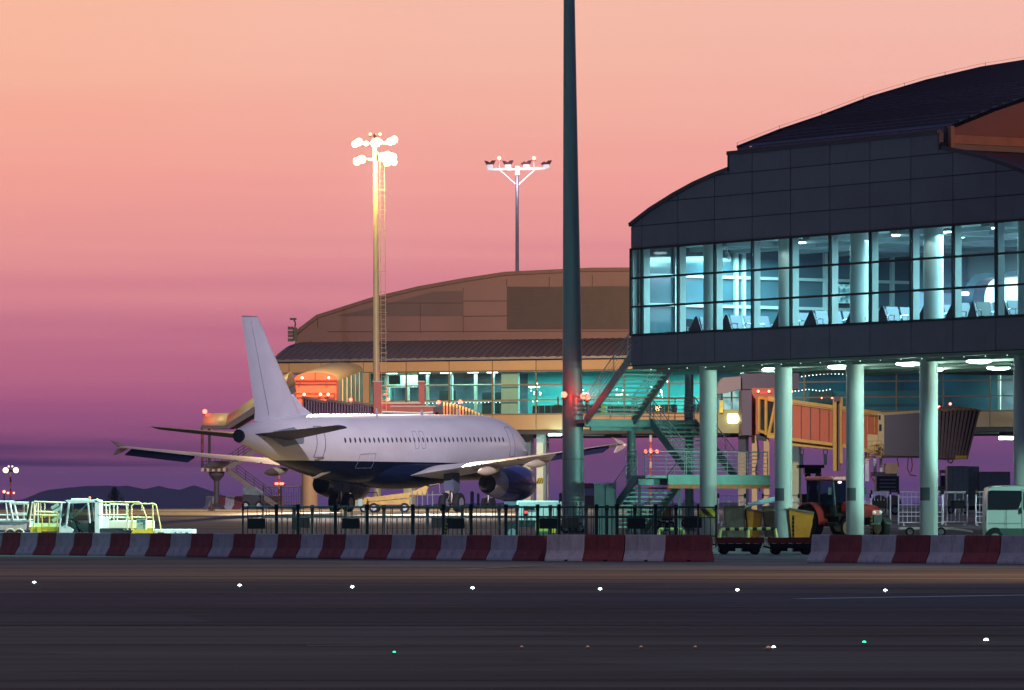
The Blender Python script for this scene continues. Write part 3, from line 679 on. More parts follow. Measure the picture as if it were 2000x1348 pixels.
def post(px,w_,z1,r):
    t=at_w(px,w_); p=PT(t,w_,0); g=gz(p.y); mb=MB().tube((p.x,p.y,g),(p.x,p.y,z1),r,n=20); mb.lathe([(0,.3),(.12,.3),(.14,r)],(p.x,p.y,g),(0,0,1),16); mb.build('post',mat('post_paint',(.20,.30,.29),.45,.1,.15,2),st)
post(1233,3.9,3.72,.19); post(1346,7.2,5.97,.20)
mb=MB(); mb.bar(PT(-5.6,1.6,3.5),PT(-5.6,6.6,3.5),.12,.2); mb.build('landing_beam',STW,st)
mb=MB(); 
for a,b in (((-4.6,1.0,1.0),(-1.2,1.0,-.9)),): mb.bar(PT(-1.1,1.2,1.1),PT(-1.1,1.2,gz(222)),.12,.12); mb.bar(PT(-1.1,3.3,1.1),PT(-1.1,3.3,gz(222)),.12,.12)
each(mb,'landing_leg',STW,st)
# cabinet and boxes by the stair
t=thing('equipment_cabinet','grey green steel cabinet standing left of the staircase foot','cabinet',W(1180,1040,224))
a=W(1161,1040,224); g=gz(224); mb=MB(); mb.box(a.x,a.x+.95,224,225,g,1.0); mb.build('body',TEALP,t,bevel=.01); MB().box(a.x-.04,a.x+.99,223.95,225.05,1.0,1.05).build('lid',PALEF,t); MB().box(a.x+.47,a.x+.49,223.985,224,g+.1,.95).build('seam',DARKM,t)
# ================================================================ far terminal
FO=Vector((-19.9,434,0)); FU=Vector((.9222,-.3867,0)); FV=Vector((.3867,.9222,0)); FRZ=math.atan2(FU.y,FU.x)
def FT(t,w_,z): return FO+FU*t+FV*w_+Vector((0,0,z))
def ft(px,py,w_=0):
    p=(px-1000)/F; t=(p*(FO.y+FV.y*w_)-(FO.x+FV.x*w_))/(FU.x-p*FU.y); return t,(YH-py)*FT(t,w_,0).y/F
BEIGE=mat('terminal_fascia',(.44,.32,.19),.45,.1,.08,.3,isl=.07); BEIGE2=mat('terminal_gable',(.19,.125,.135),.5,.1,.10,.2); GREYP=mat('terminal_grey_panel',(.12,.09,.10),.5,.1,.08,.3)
ft_=thing('terminal_building','beige arched terminal with lit teal windows raised on pillars behind the airliner','building',FO,FRZ,local=True)
LEN=74.
SE=[-.3,1.1]+[4.09+3.93*k for k in range(18)]
SE=[s for s in SE if s<LEN]+[LEN]
# fascia panels above and below the windows
FM=mat('seam_dark',(.05,.04,.035),.6)
def band(name,z0,z1,m,w0=0,g=.03):
    mb=MB()
    for a,b in zip(SE,SE[1:]): mb.box(a+g,b-g,w0,w0+.08,z0+g,z1-g)
    return mb.build(name,m,ft_,smooth=0)
band('upper_fascia',11.32,12.20,BEIGE); band('lower_fascia',6.38,7.66,BEIGE)
mb=MB(); mb.box(-.3,LEN,.09,.3,11.3,12.25); mb.box(-.3,LEN,.09,.3,6.3,7.68); mb.box(-.3,LEN,-.05,.05,12.2,12.27); mb.build('wall_backing',FM,ft_,smooth=0)
mb=MB(); mb.box(-.3,LEN,.05,24,6.02,6.3); mb.build('floor_edge',mat('dark_slab',(.05,.05,.055),.7),ft_)
mb=MB()
for t in (26,31,37,44,52,60): mb.tube(FT(0,0,0)*0+Vector((t,1.0,5.92)),Vector((t+3.5,1.0,5.92)),.07)
mb.build('underside_pipes',STEEL,ft_)
# left blank wall part
mb=MB(); mb.box(7.2,8.55,0,.08,7.7,11.28); mb.box(-.3,1.0,0,.08,7.7,11.28); mb.build('wall_panels',BEIGE,ft_,smooth=0)
FG=glassmat('terminal_glass',(.80,.95,.93))
FR=mat('terminal_frames',(.20,.16,.11),.5)
wedges=[1.15,4.09]+[4.09+3.93*k for k in (1,)]
bays=[(1.1,4.09),(4.09,7.2),(8.6,11.95)]+[(11.95+3.93*k,15.88+3.93*k) for k in range(16) if 15.88+3.93*k<LEN+1]
for a,b in bays:
    mb=MB(); 
    for z in (7.70,8.87,10.13,11.27): mb.box(a+.06,b-.06,-.03,.06,z-.05,z+.05)
    mb.box(a-.06,a+.06,-.04,.06,7.66,11.3); mb.box(b-.06,b+.06,-.035,.06,7.66,11.3)
    f=mb.build('window',FR,ft_,smooth=0); MB().box(a+.06,b-.06,0,.015,7.74,11.23).build('glass',FG,f,smooth=0)
# interior
TW=mat('teal_interior_wall',(.10,.42,.42),.6,0,.15,.25); WW=mat('white_interior',(.6,.65,.62),.6,0,.1,.5)
mb=MB(); mb.box(-.2,LEN,.3,9,7.4,7.62); mb.build('floor_slab',FLOORI,ft_)
mb=MB(); mb.box(-.2,LEN,.3,9,11.3,11.5); mb.build('ceiling',mat('teal_ceiling',(.22,.45,.43),.6),ft_)
mb=MB(); mb.box(-.2,8.4,5.0,5.2,7.6,11.3); mb.box(20.3,36,6.5,6.7,7.6,11.3); mb.build('inner_wall',TW,ft_); MB().box(44,62,5.5,5.7,7.6,11.3).build('slate_wall',mat('slate_interior_wall',(.04,.12,.17),.6,0,.3,.4),ft_)
mb=MB(); mb.box(8.42,8.6,5.05,7.8,7.62,11.28); mb.box(8.4,20.3,7.8,8,7.6,11.3); mb.box(36,44,7.5,7.7,7.6,11.3); mb.box(62,74,6,6.2,7.6,11.3); mb.build('rear_wall',mat('rear_room_wall',(.16,.20,.26),.6,0,.5,.6),ft_)
mb=MB()
for t in (9.2,11.0,12.8,15,17.2,18.8,19.9,38,41,63,67,70): mb.box(t,t+.22,2.2,2.4,7.6,11.3)
for z in (8.8,10.15): mb.box(8.5,20.2,2.25,2.36,z,z+.14)
mb.box(20.35,21.9,.6,.9,7.6,11.3); mb.box(8.6,11.6,3,3.2,10.1,11.3); mb.build('inner_frames',WW,ft_)
mb=MB(); mb.box(10.0,11.0,.8,1,10.3,11.05); mb.box(13.5,15,3.4,3.5,8.9,9.8); mb.box(17.6,19.6,3,3.1,7.7,9.6); mb.box(24.2,24.5,6.3,6.45,7.7,10.2);mb.box(46,48,5,5.1,7.8,9.5); mb.build('dark_panels',mat('dark_teal_panel',(.02,.04,.05),.5),ft_)
mb=MB(); mb.box(22.1,23.0,2.5,2.6,9.95,10.05)
for t,w_,z in ((22.6,3,9.95),(26.5,3.5,9.9),(30,3,9.95),(33.5,3.2,9.9)):
    for i in range(14): mb.ell((t+random.gauss(0,.28),w_+random.gauss(0,.2),z-.35+random.gauss(0,.38)),.05,.05,.05,6,4)
mb.build('chandelier',emit('cluster_glow',(1,1,.95),7),ft_)
mb=MB()
for t,w_ in ((9.5,1.4),(12.5,1.5),(14.2,2),(17,1.3),(18.5,1.9),(20,1.5),(40,2),(42,2.4),(63,2),(64.5,3),(66,2),(69,2.5),(71,2)): mb.box(t,t+.9,w_,w_+.25,11.2,11.28)
for i in range(26): mb.ell((11.9+i*.34,1.8,8.72+.02*math.sin(i)),.035,.035,.03,6,4)
for i in range(22): mb.ell((44+i*.32,1.5,10.7-.12*math.sin(i*.3)),.04,.04,.04,6,4)
for i in range(16): mb.ell((44.5+i*.3,1.5,9.5+.06*math.sin(i*.9)),.04,.04,.04,6,4)
mb.build('ceiling_lights',emit('terminal_light_glow',(1,1,.95),6),ft_)
mb=MB()
for i in range(34):
    if i%6==5: continue
    t=23.3+i*.56; mb.box(t-.25,t+.25,.9,1.0,7.75,8.42)
for i in range(12): t=64.8+i*.5; mb.box(t-.2,t+.2,1.2,1.3,7.7,8.3)
mb.build('seat_row',SEATD,ft_)
mb=MB(); mb.box(24.9,25.5,1.1,1.3,7.65,8.5); mb.box(28.9,29.5,1.1,1.3,7.65,8.5); mb.box(32.5,33.1,1.1,1.3,7.65,8.5); mb.build('yellow_bin',YEL,ft_)
for t,p,c in ((3,160,(.25,.9,.8)),(11,420,(.55,1,.85)),(17,420,(.45,1,.85)),(24,420,(.20,.95,.95)),(30,420,(.20,.95,.95)),(36,420,(.4,1,.95)),(42,380,(.5,.95,.95)),(49,60,(.15,.7,.8)),(57,45,(.12,.5,.75)),(66,800,(.8,1,.85)),(71,800,(.8,1,.85))):
    lamp('AREA',FT(t,3.0,11.1),p*1.2,c,3.5,name='terminal_light')
# canopy roof over the windows: quarter barrel with ribs
arcw=[(w_*6.2,12.32+1.75*math.sin(math.pi/2*w_)**.9) for w_ in [i/8 for i in range(9)]]
RIBT=mat('terminal_ribbed_roof',(.12,.10,.12),.45,.4,.15,1)
mb=MB()
mb.strip([Vector((-.3,-.35+a,z)) for a,z in arcw],[Vector((LEN,-.35+a,z)) for a,z in arcw])
mb.build('canopy_roof',RIBT,ft_,smooth=60)
mb=MB(); t=0
while t<LEN:
    for (a,z0),(b,z1) in zip(arcw,arcw[1:]): mb.bar((t,-.35+a,z0+.03),(t,-.35+b,z1+.03),.06,.08)
    t+=.62
mb.build('roof_ribs',RIBT,ft_)
mb=MB(); mb.prism([(-.3,-.35,12.2)]+[(-.3,-.35+a,z) for a,z in arcw]+[(-.3,6,12.2)],(-.15,0,0)); mb.build('canopy_end',mat('blue_grey_end',(.16,.17,.25),.5),ft_)
mb=MB(); mb.box(-.3,LEN,-.45,-.3,12.27,12.42)
for i in range(int(LEN/.9)): mb.box(i*.9,i*.9+.5,-.5,-.44,12.36,12.46)
mb.build('gutter',STEEL,ft_)
mb=MB(); mb.box(.5,LEN,5.7,5.9,14.05,14.38); mb.build('ledge',BEIGE2,ft_)
# tall gable behind
GP=[(575,655),(579,651),(621,619),(729,584.6),(820,563),(909,547),(988,535),(1157,527),(1300,526.5)]
gp=[ft(x,y,6.3) for x,y in GP]; tc_=gp[-1][0]
full=gp+[(2*tc_-t,z) for t,z in reversed(gp[:-1])]
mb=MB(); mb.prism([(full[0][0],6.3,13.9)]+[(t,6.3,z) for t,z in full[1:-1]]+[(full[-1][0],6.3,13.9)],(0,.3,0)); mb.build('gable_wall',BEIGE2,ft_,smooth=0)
mb=MB()
for (a,z0),(b,z1) in zip(full,full[1:]): mb.bar((a,6.45,z0+.02),(b,6.45,z1+.02),.8,.30)
mb.build('gable_trim',mat('gable_trim_grey',(.15,.10,.10),.5),ft_)
mb=MB(); mb.strip([Vector((t,6.6,z)) for t,z in full],[Vector((t,60,z)) for t,z in full]); mb.build('main_roof',CLADR,ft_)
def gpoly(name,pts,m,pr=.03):
    q=[ft(x,y,6.3) for x,y in pts]; mb=MB(); mb.prism([(t,6.3-pr,z) for t,z in q],(0,pr-.002,0)); return mb.build(name,m,ft_,smooth=0)
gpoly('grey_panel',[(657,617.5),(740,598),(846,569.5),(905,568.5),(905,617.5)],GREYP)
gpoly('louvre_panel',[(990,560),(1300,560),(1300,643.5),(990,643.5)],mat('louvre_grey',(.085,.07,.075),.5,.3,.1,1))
mb=MB(); t0,_=ft(990,600,6.25)
for i in range(22): mb.box(t0+.1,t0+13.4,6.2,6.26,15.0+i*.165,15.03+i*.165)
mb.build('louvre_slats',mat('louvre_dark',(.09,.085,.09),.5,.3,.1,1),ft_,smooth=0)
mb=MB()
def seam(x0,y0,x1,y1):
    a=ft(x0,y0,6.3);b=ft(x1,y1,6.3); mb.bar((a[0],6.255,a[1]),(b[0],6.255,b[1]),.03,.05)
seam(621,640,621,618);seam(905,618,905,650);seam(905,562,905,569);seam(990,545,990,560);seam(1073,541,1073,560);seam(1157,537,1157,560);seam(905,588,990,588);seam(821,592,821,650);seam(905,618,990,617);seam(745,592,905,592); seam(640,648,1229,647); seam(580,655,620,618)
mb.build('seams',FM,ft_)
# pillars under the terminal
PILW=mat('pillar_white_green',(.55,.66,.60),.5,0,.1,1)
def pillar(px,wpx,m,t_w=4,square=True,hz=None):
    t,_=ft(px,900,t_w); p=FT(t,t_w,0); h=wpx*p.y/F/2; mb=MB()
    if square: mb.box(t-h,t+h,t_w-h,t_w+h,gz(p.y)-.1,6.02)
    else: mb.lathe([(gz(p.y)-.1,h),(6.02,h)],(t,t_w,0),(0,0,1),20)
    mb.build('pillar',m,ft_)
pillar(1032,16,PILW,5); pillar(1057,14,PILW,2); pillar(1011,9,TEALD,8); pillar(1070,5,STEEL,8,False); pillar(1452,16,mat('pillar_grey',(.25,.27,.27),.6),4); pillar(1555,16,TEALP,6);pillar(1990,14,TEALP,6)
pillar(700,18,PILW,8); pillar(800,18,PILW,8); pillar(880,16,PILW,8)
t,_=ft(1057,940,2); h=.32; mb=MB()
for i in range(6):
    mb.c=i%2; a=t-h+.02+ (2*h)*i/6-.1
    mb.prism([(max(t-h,a),1.665,1.95),(min(t+h,a+.14),1.665,1.95),(min(t+h,a+.36),1.665,2.4),(max(t-h,a+.2),1.665,2.4)],(0,-.01,0))
mb.build('hazard_band',[HZ,mat('hazard_black',(.02,.02,.02),.6)],ft_)
tl=thing('tube_lamp','white tube lamp glowing under the far terminal at the right edge','lamp',W(1966,856,405))
a=W(1951,856,405);b=W(1982,856,405); MB().tube(a,b,.11,n=10).build('tube',emit('tube_white',(.8,1,.9),22),tl); MB().box(a.x,b.x,404.9,405.1,a.z+.12,a.z+.2).build('housing',STEEL,tl)
lamp('POINT',(W(1966,870,403)),500,(.7,1,.85),.3,name='tube_light')
tl=thing('tube_lamp','white tube lamp glowing under the far terminal beside the tall pole','lamp',W(1085,849.5,424))
a=W(1071,849.5,424);b=W(1097,849.5,424); MB().tube(a,b,.07,n=10).build('tube',emit('tube_white',(.8,1,.9),22),tl); MB().box(a.x,b.x,423.9,424.1,a.z+.08,a.z+.14).build('housing',STEEL,tl)
lamp('POINT',(W(1085,862,423)),350,(.6,1,.85),.3,name='tube_light')
# stair-top camera and loudspeakers on the roof corner
t=thing('roof_equipment','dark stacked loudspeakers and camera on the left roof corner of the terminal','roof equipment',W(570,668,434))
MB().mi(0).box(W(572,0,434).x,W(580,0,434).x,434,434.4,W(0,666,434).z,W(0,640,434).z).build('bracket',DARKM,t)
for y in (638,646,653,661): pxb(MB(),562,573,y,y+6,434,.35).build('speaker',DARKM,t)
mb=MB(); pxt(mb,[(576,640),(577,630),(574,625)],434.2,.06); pxb(mb,566,579,621,625,434.1,.3); mb.build('camera',DARKM,t)
# ================================================================ left jet bridge behind the airliner
lj=thing('jet_bridge','red jet bridge with arched orange end and bellows behind the white airliner','jet bridge',W(617,1000,398))
JR=mat('jetbridge_red',(.50,.11,.05),.45,.1,.15,1); JR2=mat('jetbridge_dark_red',(.20,.035,.05),.45,.2,.2,1); VAULT=mat('vault_yellow',(.55,.46,.22),.45,.1,.12,.5); LINKW=mat('link_wall_grey',(.30,.33,.26),.4,.1,.15,.5)
def archpts(px0,px1,ysp,yt,yb,D,n=14):
    a=W(px0,ysp,D);b=W(px1,ysp,D); zt=W(0,yt,D).z; zb=W(0,yb,D).z; c=(a.x+b.x)/2; h=(b.x-a.x)/2
    return [Vector((a.x,D,zb))]+[Vector((c-h*math.cos(math.pi*i/n),D,a.z+(zt-a.z)*math.sin(math.pi*i/n)**.8)) for i in range(n+1)]+[Vector((b.x,D,zb))]
A=archpts(574,660,744,727,862,398); B=archpts(622,709,724,708,800,428)
mb=MB(); mb.strip(A[1:-1],B[1:-1]); mb.build('vaulted_roof',VAULT,lj,smooth=50)
mb=MB(); mb.strip(A[-2:],B[-2:]); mb.strip(A[:2],B[:2]); mb.build('link_wall',LINKW,lj)
mb=MB(); 
for k in range(1,6):
    f=k/6; p=A[-2].lerp(B[-2],f); q=A[-1].lerp(B[-1],f); mb.bar(p,q,.12,.12)
mb.build('link_posts',VAULT,lj)
mb=MB(); mb.prism(A,(0,.2,0)); mb.build('arch_end',JR,lj)
mb=MB(); D=397.9
pxt(mb,[(577,808),(577,743.5),(659,743.5),(659,808)],D,.07); pxt(mb,[(577,750),(657,750)],D,.05); pxt(mb,[(616,727.5),(616,743)],D,.03); pxt(mb,[(575,769),(654,769),(654,781)],D-.3,.06); mb.build('arch_frame',mat('dark_red_frame',(.25,.05,.03),.5),lj)
# tunnel sections stepping down to the right and nearer
secs=[(592,640,777,789,392,JR2),(638,690,784,794,384,JR2),(688,731,786,796,377,JR2)]
for i,(x0,x1,y0,y1,D,m) in enumerate([(592,640,779,790,394,JR2),(639,690,785,794,387,JR2),(690,733,789,797,380,JR2)]):
    a=W(x0,y0,D);b=W(x1,y1,D-6); mb=MB(); 
    mb.loft([[Vector((p.x,p.y+e,z)) for e,z in ((-1.4,p.z),(1.4,p.z),(1.4,p.z-2.7),(-1.4,p.z-2.7))] for p in (a,b)]); tn=mb.build('tunnel',m,lj)
    mb=MB(); mb.loft([[Vector((p.x,p.y+e,z)) for e,z in ((-1.5,p.z+.02),(1.5,p.z+.02),(1.5,p.z+.22),(-1.5,p.z+.22))] for p in (a,b)]); mb.build('tunnel_roof',CREAM,lj)
    mb=MB()
    for k in range(9):
        q=a.lerp(b,k/9+.05); mb.bar((q.x,q.y-1.43,q.z),(q.x,q.y-1.43,q.z-2.7),.10,.08)
    mb.build('ribs',mat('teal_rib',(.16,.10,.14),.4,.3,.3,2),tn)
mb=MB(); pxb(mb,733,822,786,789,378,2.8); mb.build('roof_edge',CREAM,lj)
mb=MB(); pxb(mb,733,822,789.2,850,378.2,2.6); pxb(mb,764,848,795,850,372,2.6); each(mb,'outer_tunnel',JR,lj)
mb=MB(); pxb(mb,762,850,792.5,795,371.9,2.8); mb.build('outer_roof',CREAM,lj)
mb=MB(); pxt(mb,[(741,805),(825,808),(848,806)],371.6,.1); mb.build('handrail',WHITE,lj)
for x0,x1,y0 in ((730,745,746),(818,829,746)):
    mb=MB(); pxb(mb,x0,x1,y0,850,369 if x0<760 else 383,.5); mb.build('lift_column',JR,lj); mb=MB(); pxb(mb,x0-2,x1+2,y0-2,y0,368.9 if x0<760 else 382.9,.7); mb.build('column_cap',CREAM,lj)
# bellows of the cab, folded ribs curving down to the right
BEL=mat('bellows_yellow',(.42,.36,.10),.55,0,.2,2); mb=MB(); mc=MB()
n=17
for i in range(n):
    f=i/(n-1); x=866+f*98; y=793.5+ (f**1.6)*38; D=352-f*8
    p=W(x,y,D); mb.loft([[Vector((p.x+dx,p.y+dy,p.z+dz)) for dy,dz in ((-1.6,-2.2),(-1.6,.0),(-1.1,.25),(1.1,.25),(1.6,0),(1.6,-2.2))] for dx in (0,.13)])
    if i<n-1:
        mc.loft([[Vector((p.x+dx,p.y+dy,p.z-.13+dz)) for dy,dz in ((-1.5,-2.2),(-1.5,.0),(-1.0,.25),(1.0,.25),(1.5,0),(1.5,-2.2))] for dx in (.13,.34)])
be=mb.build('bellows',BEL,lj); mc.build('bellows_fabric',mat('bellows_dark',(.05,.04,.03),.8),be)
mb=MB(); pxb(mb,846,872,795,850,356,3); mb.build('cab',mat('cab_dark',(.10,.04,.03),.5),lj)
BUL=RLAMP
def beacon(par,px,py,D,r=.10,m=None):
    p=W(px,py,D); MB().lathe([(0,r*.9),(.05,r*.9)],(p.x,p.y,p.z-r-.05),(0,0,1),10).build('beacon_base',DARKM,par)
    return MB().ell(p,r,r,r,10,6).build('beacon',m or RLAMP,par,smooth=80)
for x,y,D,m in ((594,770.5,396,RLAMP2),(641,770.5,396,RLAMP2),(626,770.5,396.2,RLAMP2),(685,781,385,RLAMP),(757,781,378,RLAMP),(680,804.5,383,RLAMP),(857,786,352,RLAMP),(899,785,350,RLAMP)): beacon(lj,x,y,D,.13,m)
for x in (590,642): lamp('POINT',W(x,766,393.5),200,(1,.30,.12),.2,name='red_bridge_light')
for x,y,D in ((860,783,350),(900,782,348),(757,776,376),(685,776,383)): lamp('POINT',W(x,y,D-1),120,(1,.12,.08),.2,name='red_beacon_light')
for x in (590,642): beacon(lj,x,738,397.3,.08,emit('amber_point',(1,.6,.3),20))
mb=MB(); t_=W(603,990,398); mb.lathe([(gz(398),.62),(W(0,860,398).z,.62)],(W(603,0,398).x,400,0),(0,0,1),24); mb.build('rotunda_column',mat('tan_column',(.20,.16,.12),.5,0,.1,1),lj)
# ================================================================ stair tower far left, with curved canopy
lt=thing('stair_tower','yellow canopied stair tower with striped landing behind the airliner tail','staircase',W(423,1000,374))
D=372
mb=MB(); r0=[]
cs=[(0,0),(.25,.38),(.6,.66),(1.0,.82),(1.5,.9),(2.0,.82),(2.4,.6),(2.7,.3),(2.85,0)]
pa=[W(394,832,D),W(441,832,D),W(503,790,D),W(560,750,D)]
rings=[[Vector((p.x+(a*.22 if i==0 else a*.18),p.y+a,p.z+b)) for a,b in cs] for i,p in enumerate(pa)]
for r1,r2 in zip(rings,rings[1:]): mb.strip(r1,r2)
o=mb.build('canopy',VAULT,lt,smooth=50); o.modifiers.new('thickness','SOLIDIFY').thickness=.06
mb=MB(); mb.bar(pa[0]+Vector((0,.05,-.1)),pa[1]+Vector((0,.05,-.1)),.1,.22)
mb.bar(pa[1]+Vector((0,.05,-.1)),pa[2]+Vector((0,.05,-.25)),.1,.45); mb.bar(pa[2]+Vector((0,.05,-.25)),pa[3]+Vector((0,.05,-.25)),.1,.45)
mb.bar(pa[0]+Vector((.6,2.8,-.1)),pa[1]+Vector((.5,2.8,-.1)),.1,.22); mb.bar(pa[1]+Vector((.5,2.8,-.1)),pa[3]+Vector((.5,2.8,-.25)),.1,.45); each(mb,'canopy_beam',mat('canopy_beam',(.16,.12,.10),.5),lt)
pst=mat('tower_steel',(.12,.09,.085),.5,.2)
for x,dd in ((395,.1),(409,2.8)):
    mb=MB(); pxt(mb,[(x,834),(x,914)],D+dd,.10,8); mb.build('post',pst,lt)
mb=MB(); 
for i,(ya,yb) in enumerate(((846,858),(866,880),(888,900))): pxb(mb,393.2,396.8,ya,yb,D-.02,.04)
mb.build('post_stripe',RED,lt)
mb=MB(); a=W(393,921,D);b=W(446,914,D); n=10
for i in range(n):
    mb.c=i%2; x0=a.x+(b.x-a.x)*i/n; mb.box(x0,a.x+(b.x-a.x)*(i+1)/n,D-.1,D+2.9,a.z,b.z)
mb.build('landing',[CREAM,mat('stripe_dark_red',(.22,.03,.02),.5)],lt)
mb=MB()
for dd in (0,2.8):
    for y in (894,901,907): pxt(mb,[(395,y),(447,y)],D+dd,.03,5)
    for x in (395,403,411,420,434,447): pxt(mb,[(x,893),(x,914)],D+dd,.03,5)
mb.build('railing',pst,lt)
def fl2(x0,y0,x1,y1,name='stringer'):
    mb=MB(); 
    for dd in (0,2.6): mb.bar(W(x0,y0,D+dd),W(x1,y1,D+dd),.1,.36)
    each(mb,name,mat('tower_stringer',(.26,.19,.14),.5),lt)
    mb=MB(); p=W(x0,y0,D);q=W(x1,y1,D)
    for k in range(1,18): m_=p.lerp(q,k/18); mb.box(m_.x-.15,m_.x+.15,D+.06,D+2.55,m_.z+.08,m_.z+.13)
    mb.build('treads',pst,lt)
    mb=MB()
    for dd in (0,2.6):
        for h in (25,19,13,7): pxt(mb,[(x0,y0-h),(x1,y1-h)],D+dd,.028,5)
        for k in range(7): x=x0+(x1-x0)*k/6; y=y0+(y1-y0)*k/6; pxt(mb,[(x,y),(x,y-25)],D+dd,.028,5)
    mb.build('railing',pst,lt)
fl2(443,916,510,872,); fl2(510,872,570,832); fl2(446,920,547,994)
mb=MB(); c=W(423,921,D+1); g=gz(D); mb.lathe([(g,.62),(g+.12,.62),(g+.45,.2),(c.z-.7,.2),(c.z-.3,.55),(c.z-.03,.6)],(c.x,D+1,0),(0,0,1),12); mb.build('base_post',mat('tower_post',(.14,.11,.10),.5),lt)
p=W(400,805,D+1.2); MB().tube((p.x,p.y,p.z-.35),(p.x,p.y,p.z),.04).build('beacon_stem',DARKM,lt); beacon(lt,400,804,D+1.2,.17,RLAMP)
lamp('POINT',W(400,800,D-.5),60,(1,.12,.1),.2,name='red_beacon_light')
# ================================================================ airliner
PXY=Vector((-7.08,313.8)); TH=R(63.93); GA=17.7; PZ=gz(311)
PWHT=bpy.data.materials.new('airliner_paint'); PWHT.use_nodes=True
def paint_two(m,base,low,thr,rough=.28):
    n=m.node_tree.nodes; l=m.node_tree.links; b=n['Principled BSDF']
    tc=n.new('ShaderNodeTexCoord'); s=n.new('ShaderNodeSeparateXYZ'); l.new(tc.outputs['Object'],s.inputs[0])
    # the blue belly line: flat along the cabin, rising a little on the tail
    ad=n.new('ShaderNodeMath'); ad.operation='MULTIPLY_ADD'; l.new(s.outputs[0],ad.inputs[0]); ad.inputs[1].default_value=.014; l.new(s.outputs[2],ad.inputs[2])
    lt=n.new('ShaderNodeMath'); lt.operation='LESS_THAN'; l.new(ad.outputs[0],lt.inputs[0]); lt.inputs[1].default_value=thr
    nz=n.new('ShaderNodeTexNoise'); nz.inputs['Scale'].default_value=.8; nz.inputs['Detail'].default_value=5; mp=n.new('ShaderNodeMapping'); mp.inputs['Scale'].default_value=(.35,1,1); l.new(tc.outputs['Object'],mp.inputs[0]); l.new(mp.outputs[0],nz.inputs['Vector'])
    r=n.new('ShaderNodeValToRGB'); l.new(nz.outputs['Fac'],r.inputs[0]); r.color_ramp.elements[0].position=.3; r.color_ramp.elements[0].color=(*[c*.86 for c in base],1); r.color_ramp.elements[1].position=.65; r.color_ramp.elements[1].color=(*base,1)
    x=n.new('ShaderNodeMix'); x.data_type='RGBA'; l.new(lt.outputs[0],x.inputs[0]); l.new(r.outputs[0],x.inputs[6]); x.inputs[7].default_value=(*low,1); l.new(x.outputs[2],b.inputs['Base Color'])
    # skin panel joints as shallow bump
    wv=n.new('ShaderNodeTexWave'); wv.inputs['Scale'].default_value=.30; wv.bands_direction='X'; wv.inputs['Distortion'].default_value=0; l.new(tc.outputs['Object'],wv.inputs['Vector'])
    rr=n.new('ShaderNodeMath'); rr.operation='GREATER_THAN'; rr.inputs[1].default_value=.995; l.new(wv.outputs['Fac'],rr.inputs[0])
    ns=n.new('ShaderNodeTexNoise'); ns.inputs['Scale'].default_value=2.2; l.new(tc.outputs['Object'],ns.inputs['Vector'])
    sm=n.new('ShaderNodeMath'); sm.operation='MULTIPLY_ADD'; l.new(ns.outputs['Fac'],sm.inputs[0]); sm.inputs[1].default_value=.6; l.new(rr.outputs[0],sm.inputs[2])
    bp=n.new('ShaderNodeBump'); bp.inputs['Strength'].default_value=.12; bp.inputs['Distance'].default_value=.04; l.new(sm.outputs[0],bp.inputs['Height']); l.new(bp.outputs[0],b.inputs['Normal'])
    b.inputs['Roughness'].default_value=rough; b.inputs['Coat Weight'].default_value=0
    sv=n.new('ShaderNodeMapRange'); l.new(lt.outputs[0],sv.inputs[0]); sv.inputs[3].default_value=.30; sv.inputs[4].default_value=.02; l.new(sv.outputs[0],b.inputs['Specular IOR Level']); b.inputs['Coat Roughness'].default_value=.12
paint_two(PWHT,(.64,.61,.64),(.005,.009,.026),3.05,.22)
BLUE=mat('airliner_blue',(.018,.018,.11),.25,.1,.1,.6,coat=.5); WINGM=mat('wing_grey_white',(.62,.60,.58),.3,.15,.12,.8); NMET=mat('nozzle_metal',(.40,.36,.32),.3,.9,.25,3); DKB=mat('control_surface_blue',(.018,.02,.055),.55,0,.15,2,spec=.15); GREYB=mat('gear_door_grey',(.10,.12,.17),.4,.1,.1,2)
pl=thing('airliner','white twin engine airliner with dark blue belly and engines, parked nose away from us','airliner',(PXY.x,PXY.y,PZ),local=True,rot=(0,R(-.8),TH))
def AX(a): return GA-a
def ring(a,zc,rw,rh,n=40): return [Vector((AX(a),rw*math.cos(2*math.pi*i/n),zc+rh*math.sin(2*math.pi*i/n))) for i in range(n)]
ST=[(0,3.28,.06,.06),(.25,3.30,.42,.40),(.7,3.38,.75,.72),(1.3,3.50,1.05,1.03),(2.1,3.63,1.36,1.36),(3.0,3.75,1.62,1.66),(4.2,3.85,1.83,1.90),(5.6,3.90,1.95,2.04),(7.2,3.92,1.975,2.07),(12,3.92,1.975,2.07),(18,3.92,1.975,2.07),(23.5,3.92,1.975,2.07),(25.5,3.97,1.95,2.02),(27.5,4.07,1.86,1.92),(29.5,4.22,1.68,1.75),(31.5,4.40,1.42,1.52),(33.5,4.57,1.08,1.20),(35.2,4.68,.76,.86),(36.5,4.72,.52,.60),(37.4,4.70,.36,.42)]
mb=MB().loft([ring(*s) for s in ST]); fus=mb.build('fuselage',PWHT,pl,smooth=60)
MB().lathe([(0,.37),(.12,.38),(.14,.34),(.08,.30)],(AX(37.38),0,4.70),(-1,0,0),20).build('tail_exhaust',mat('exhaust_dark',(.01,.012,.02),.6),pl)
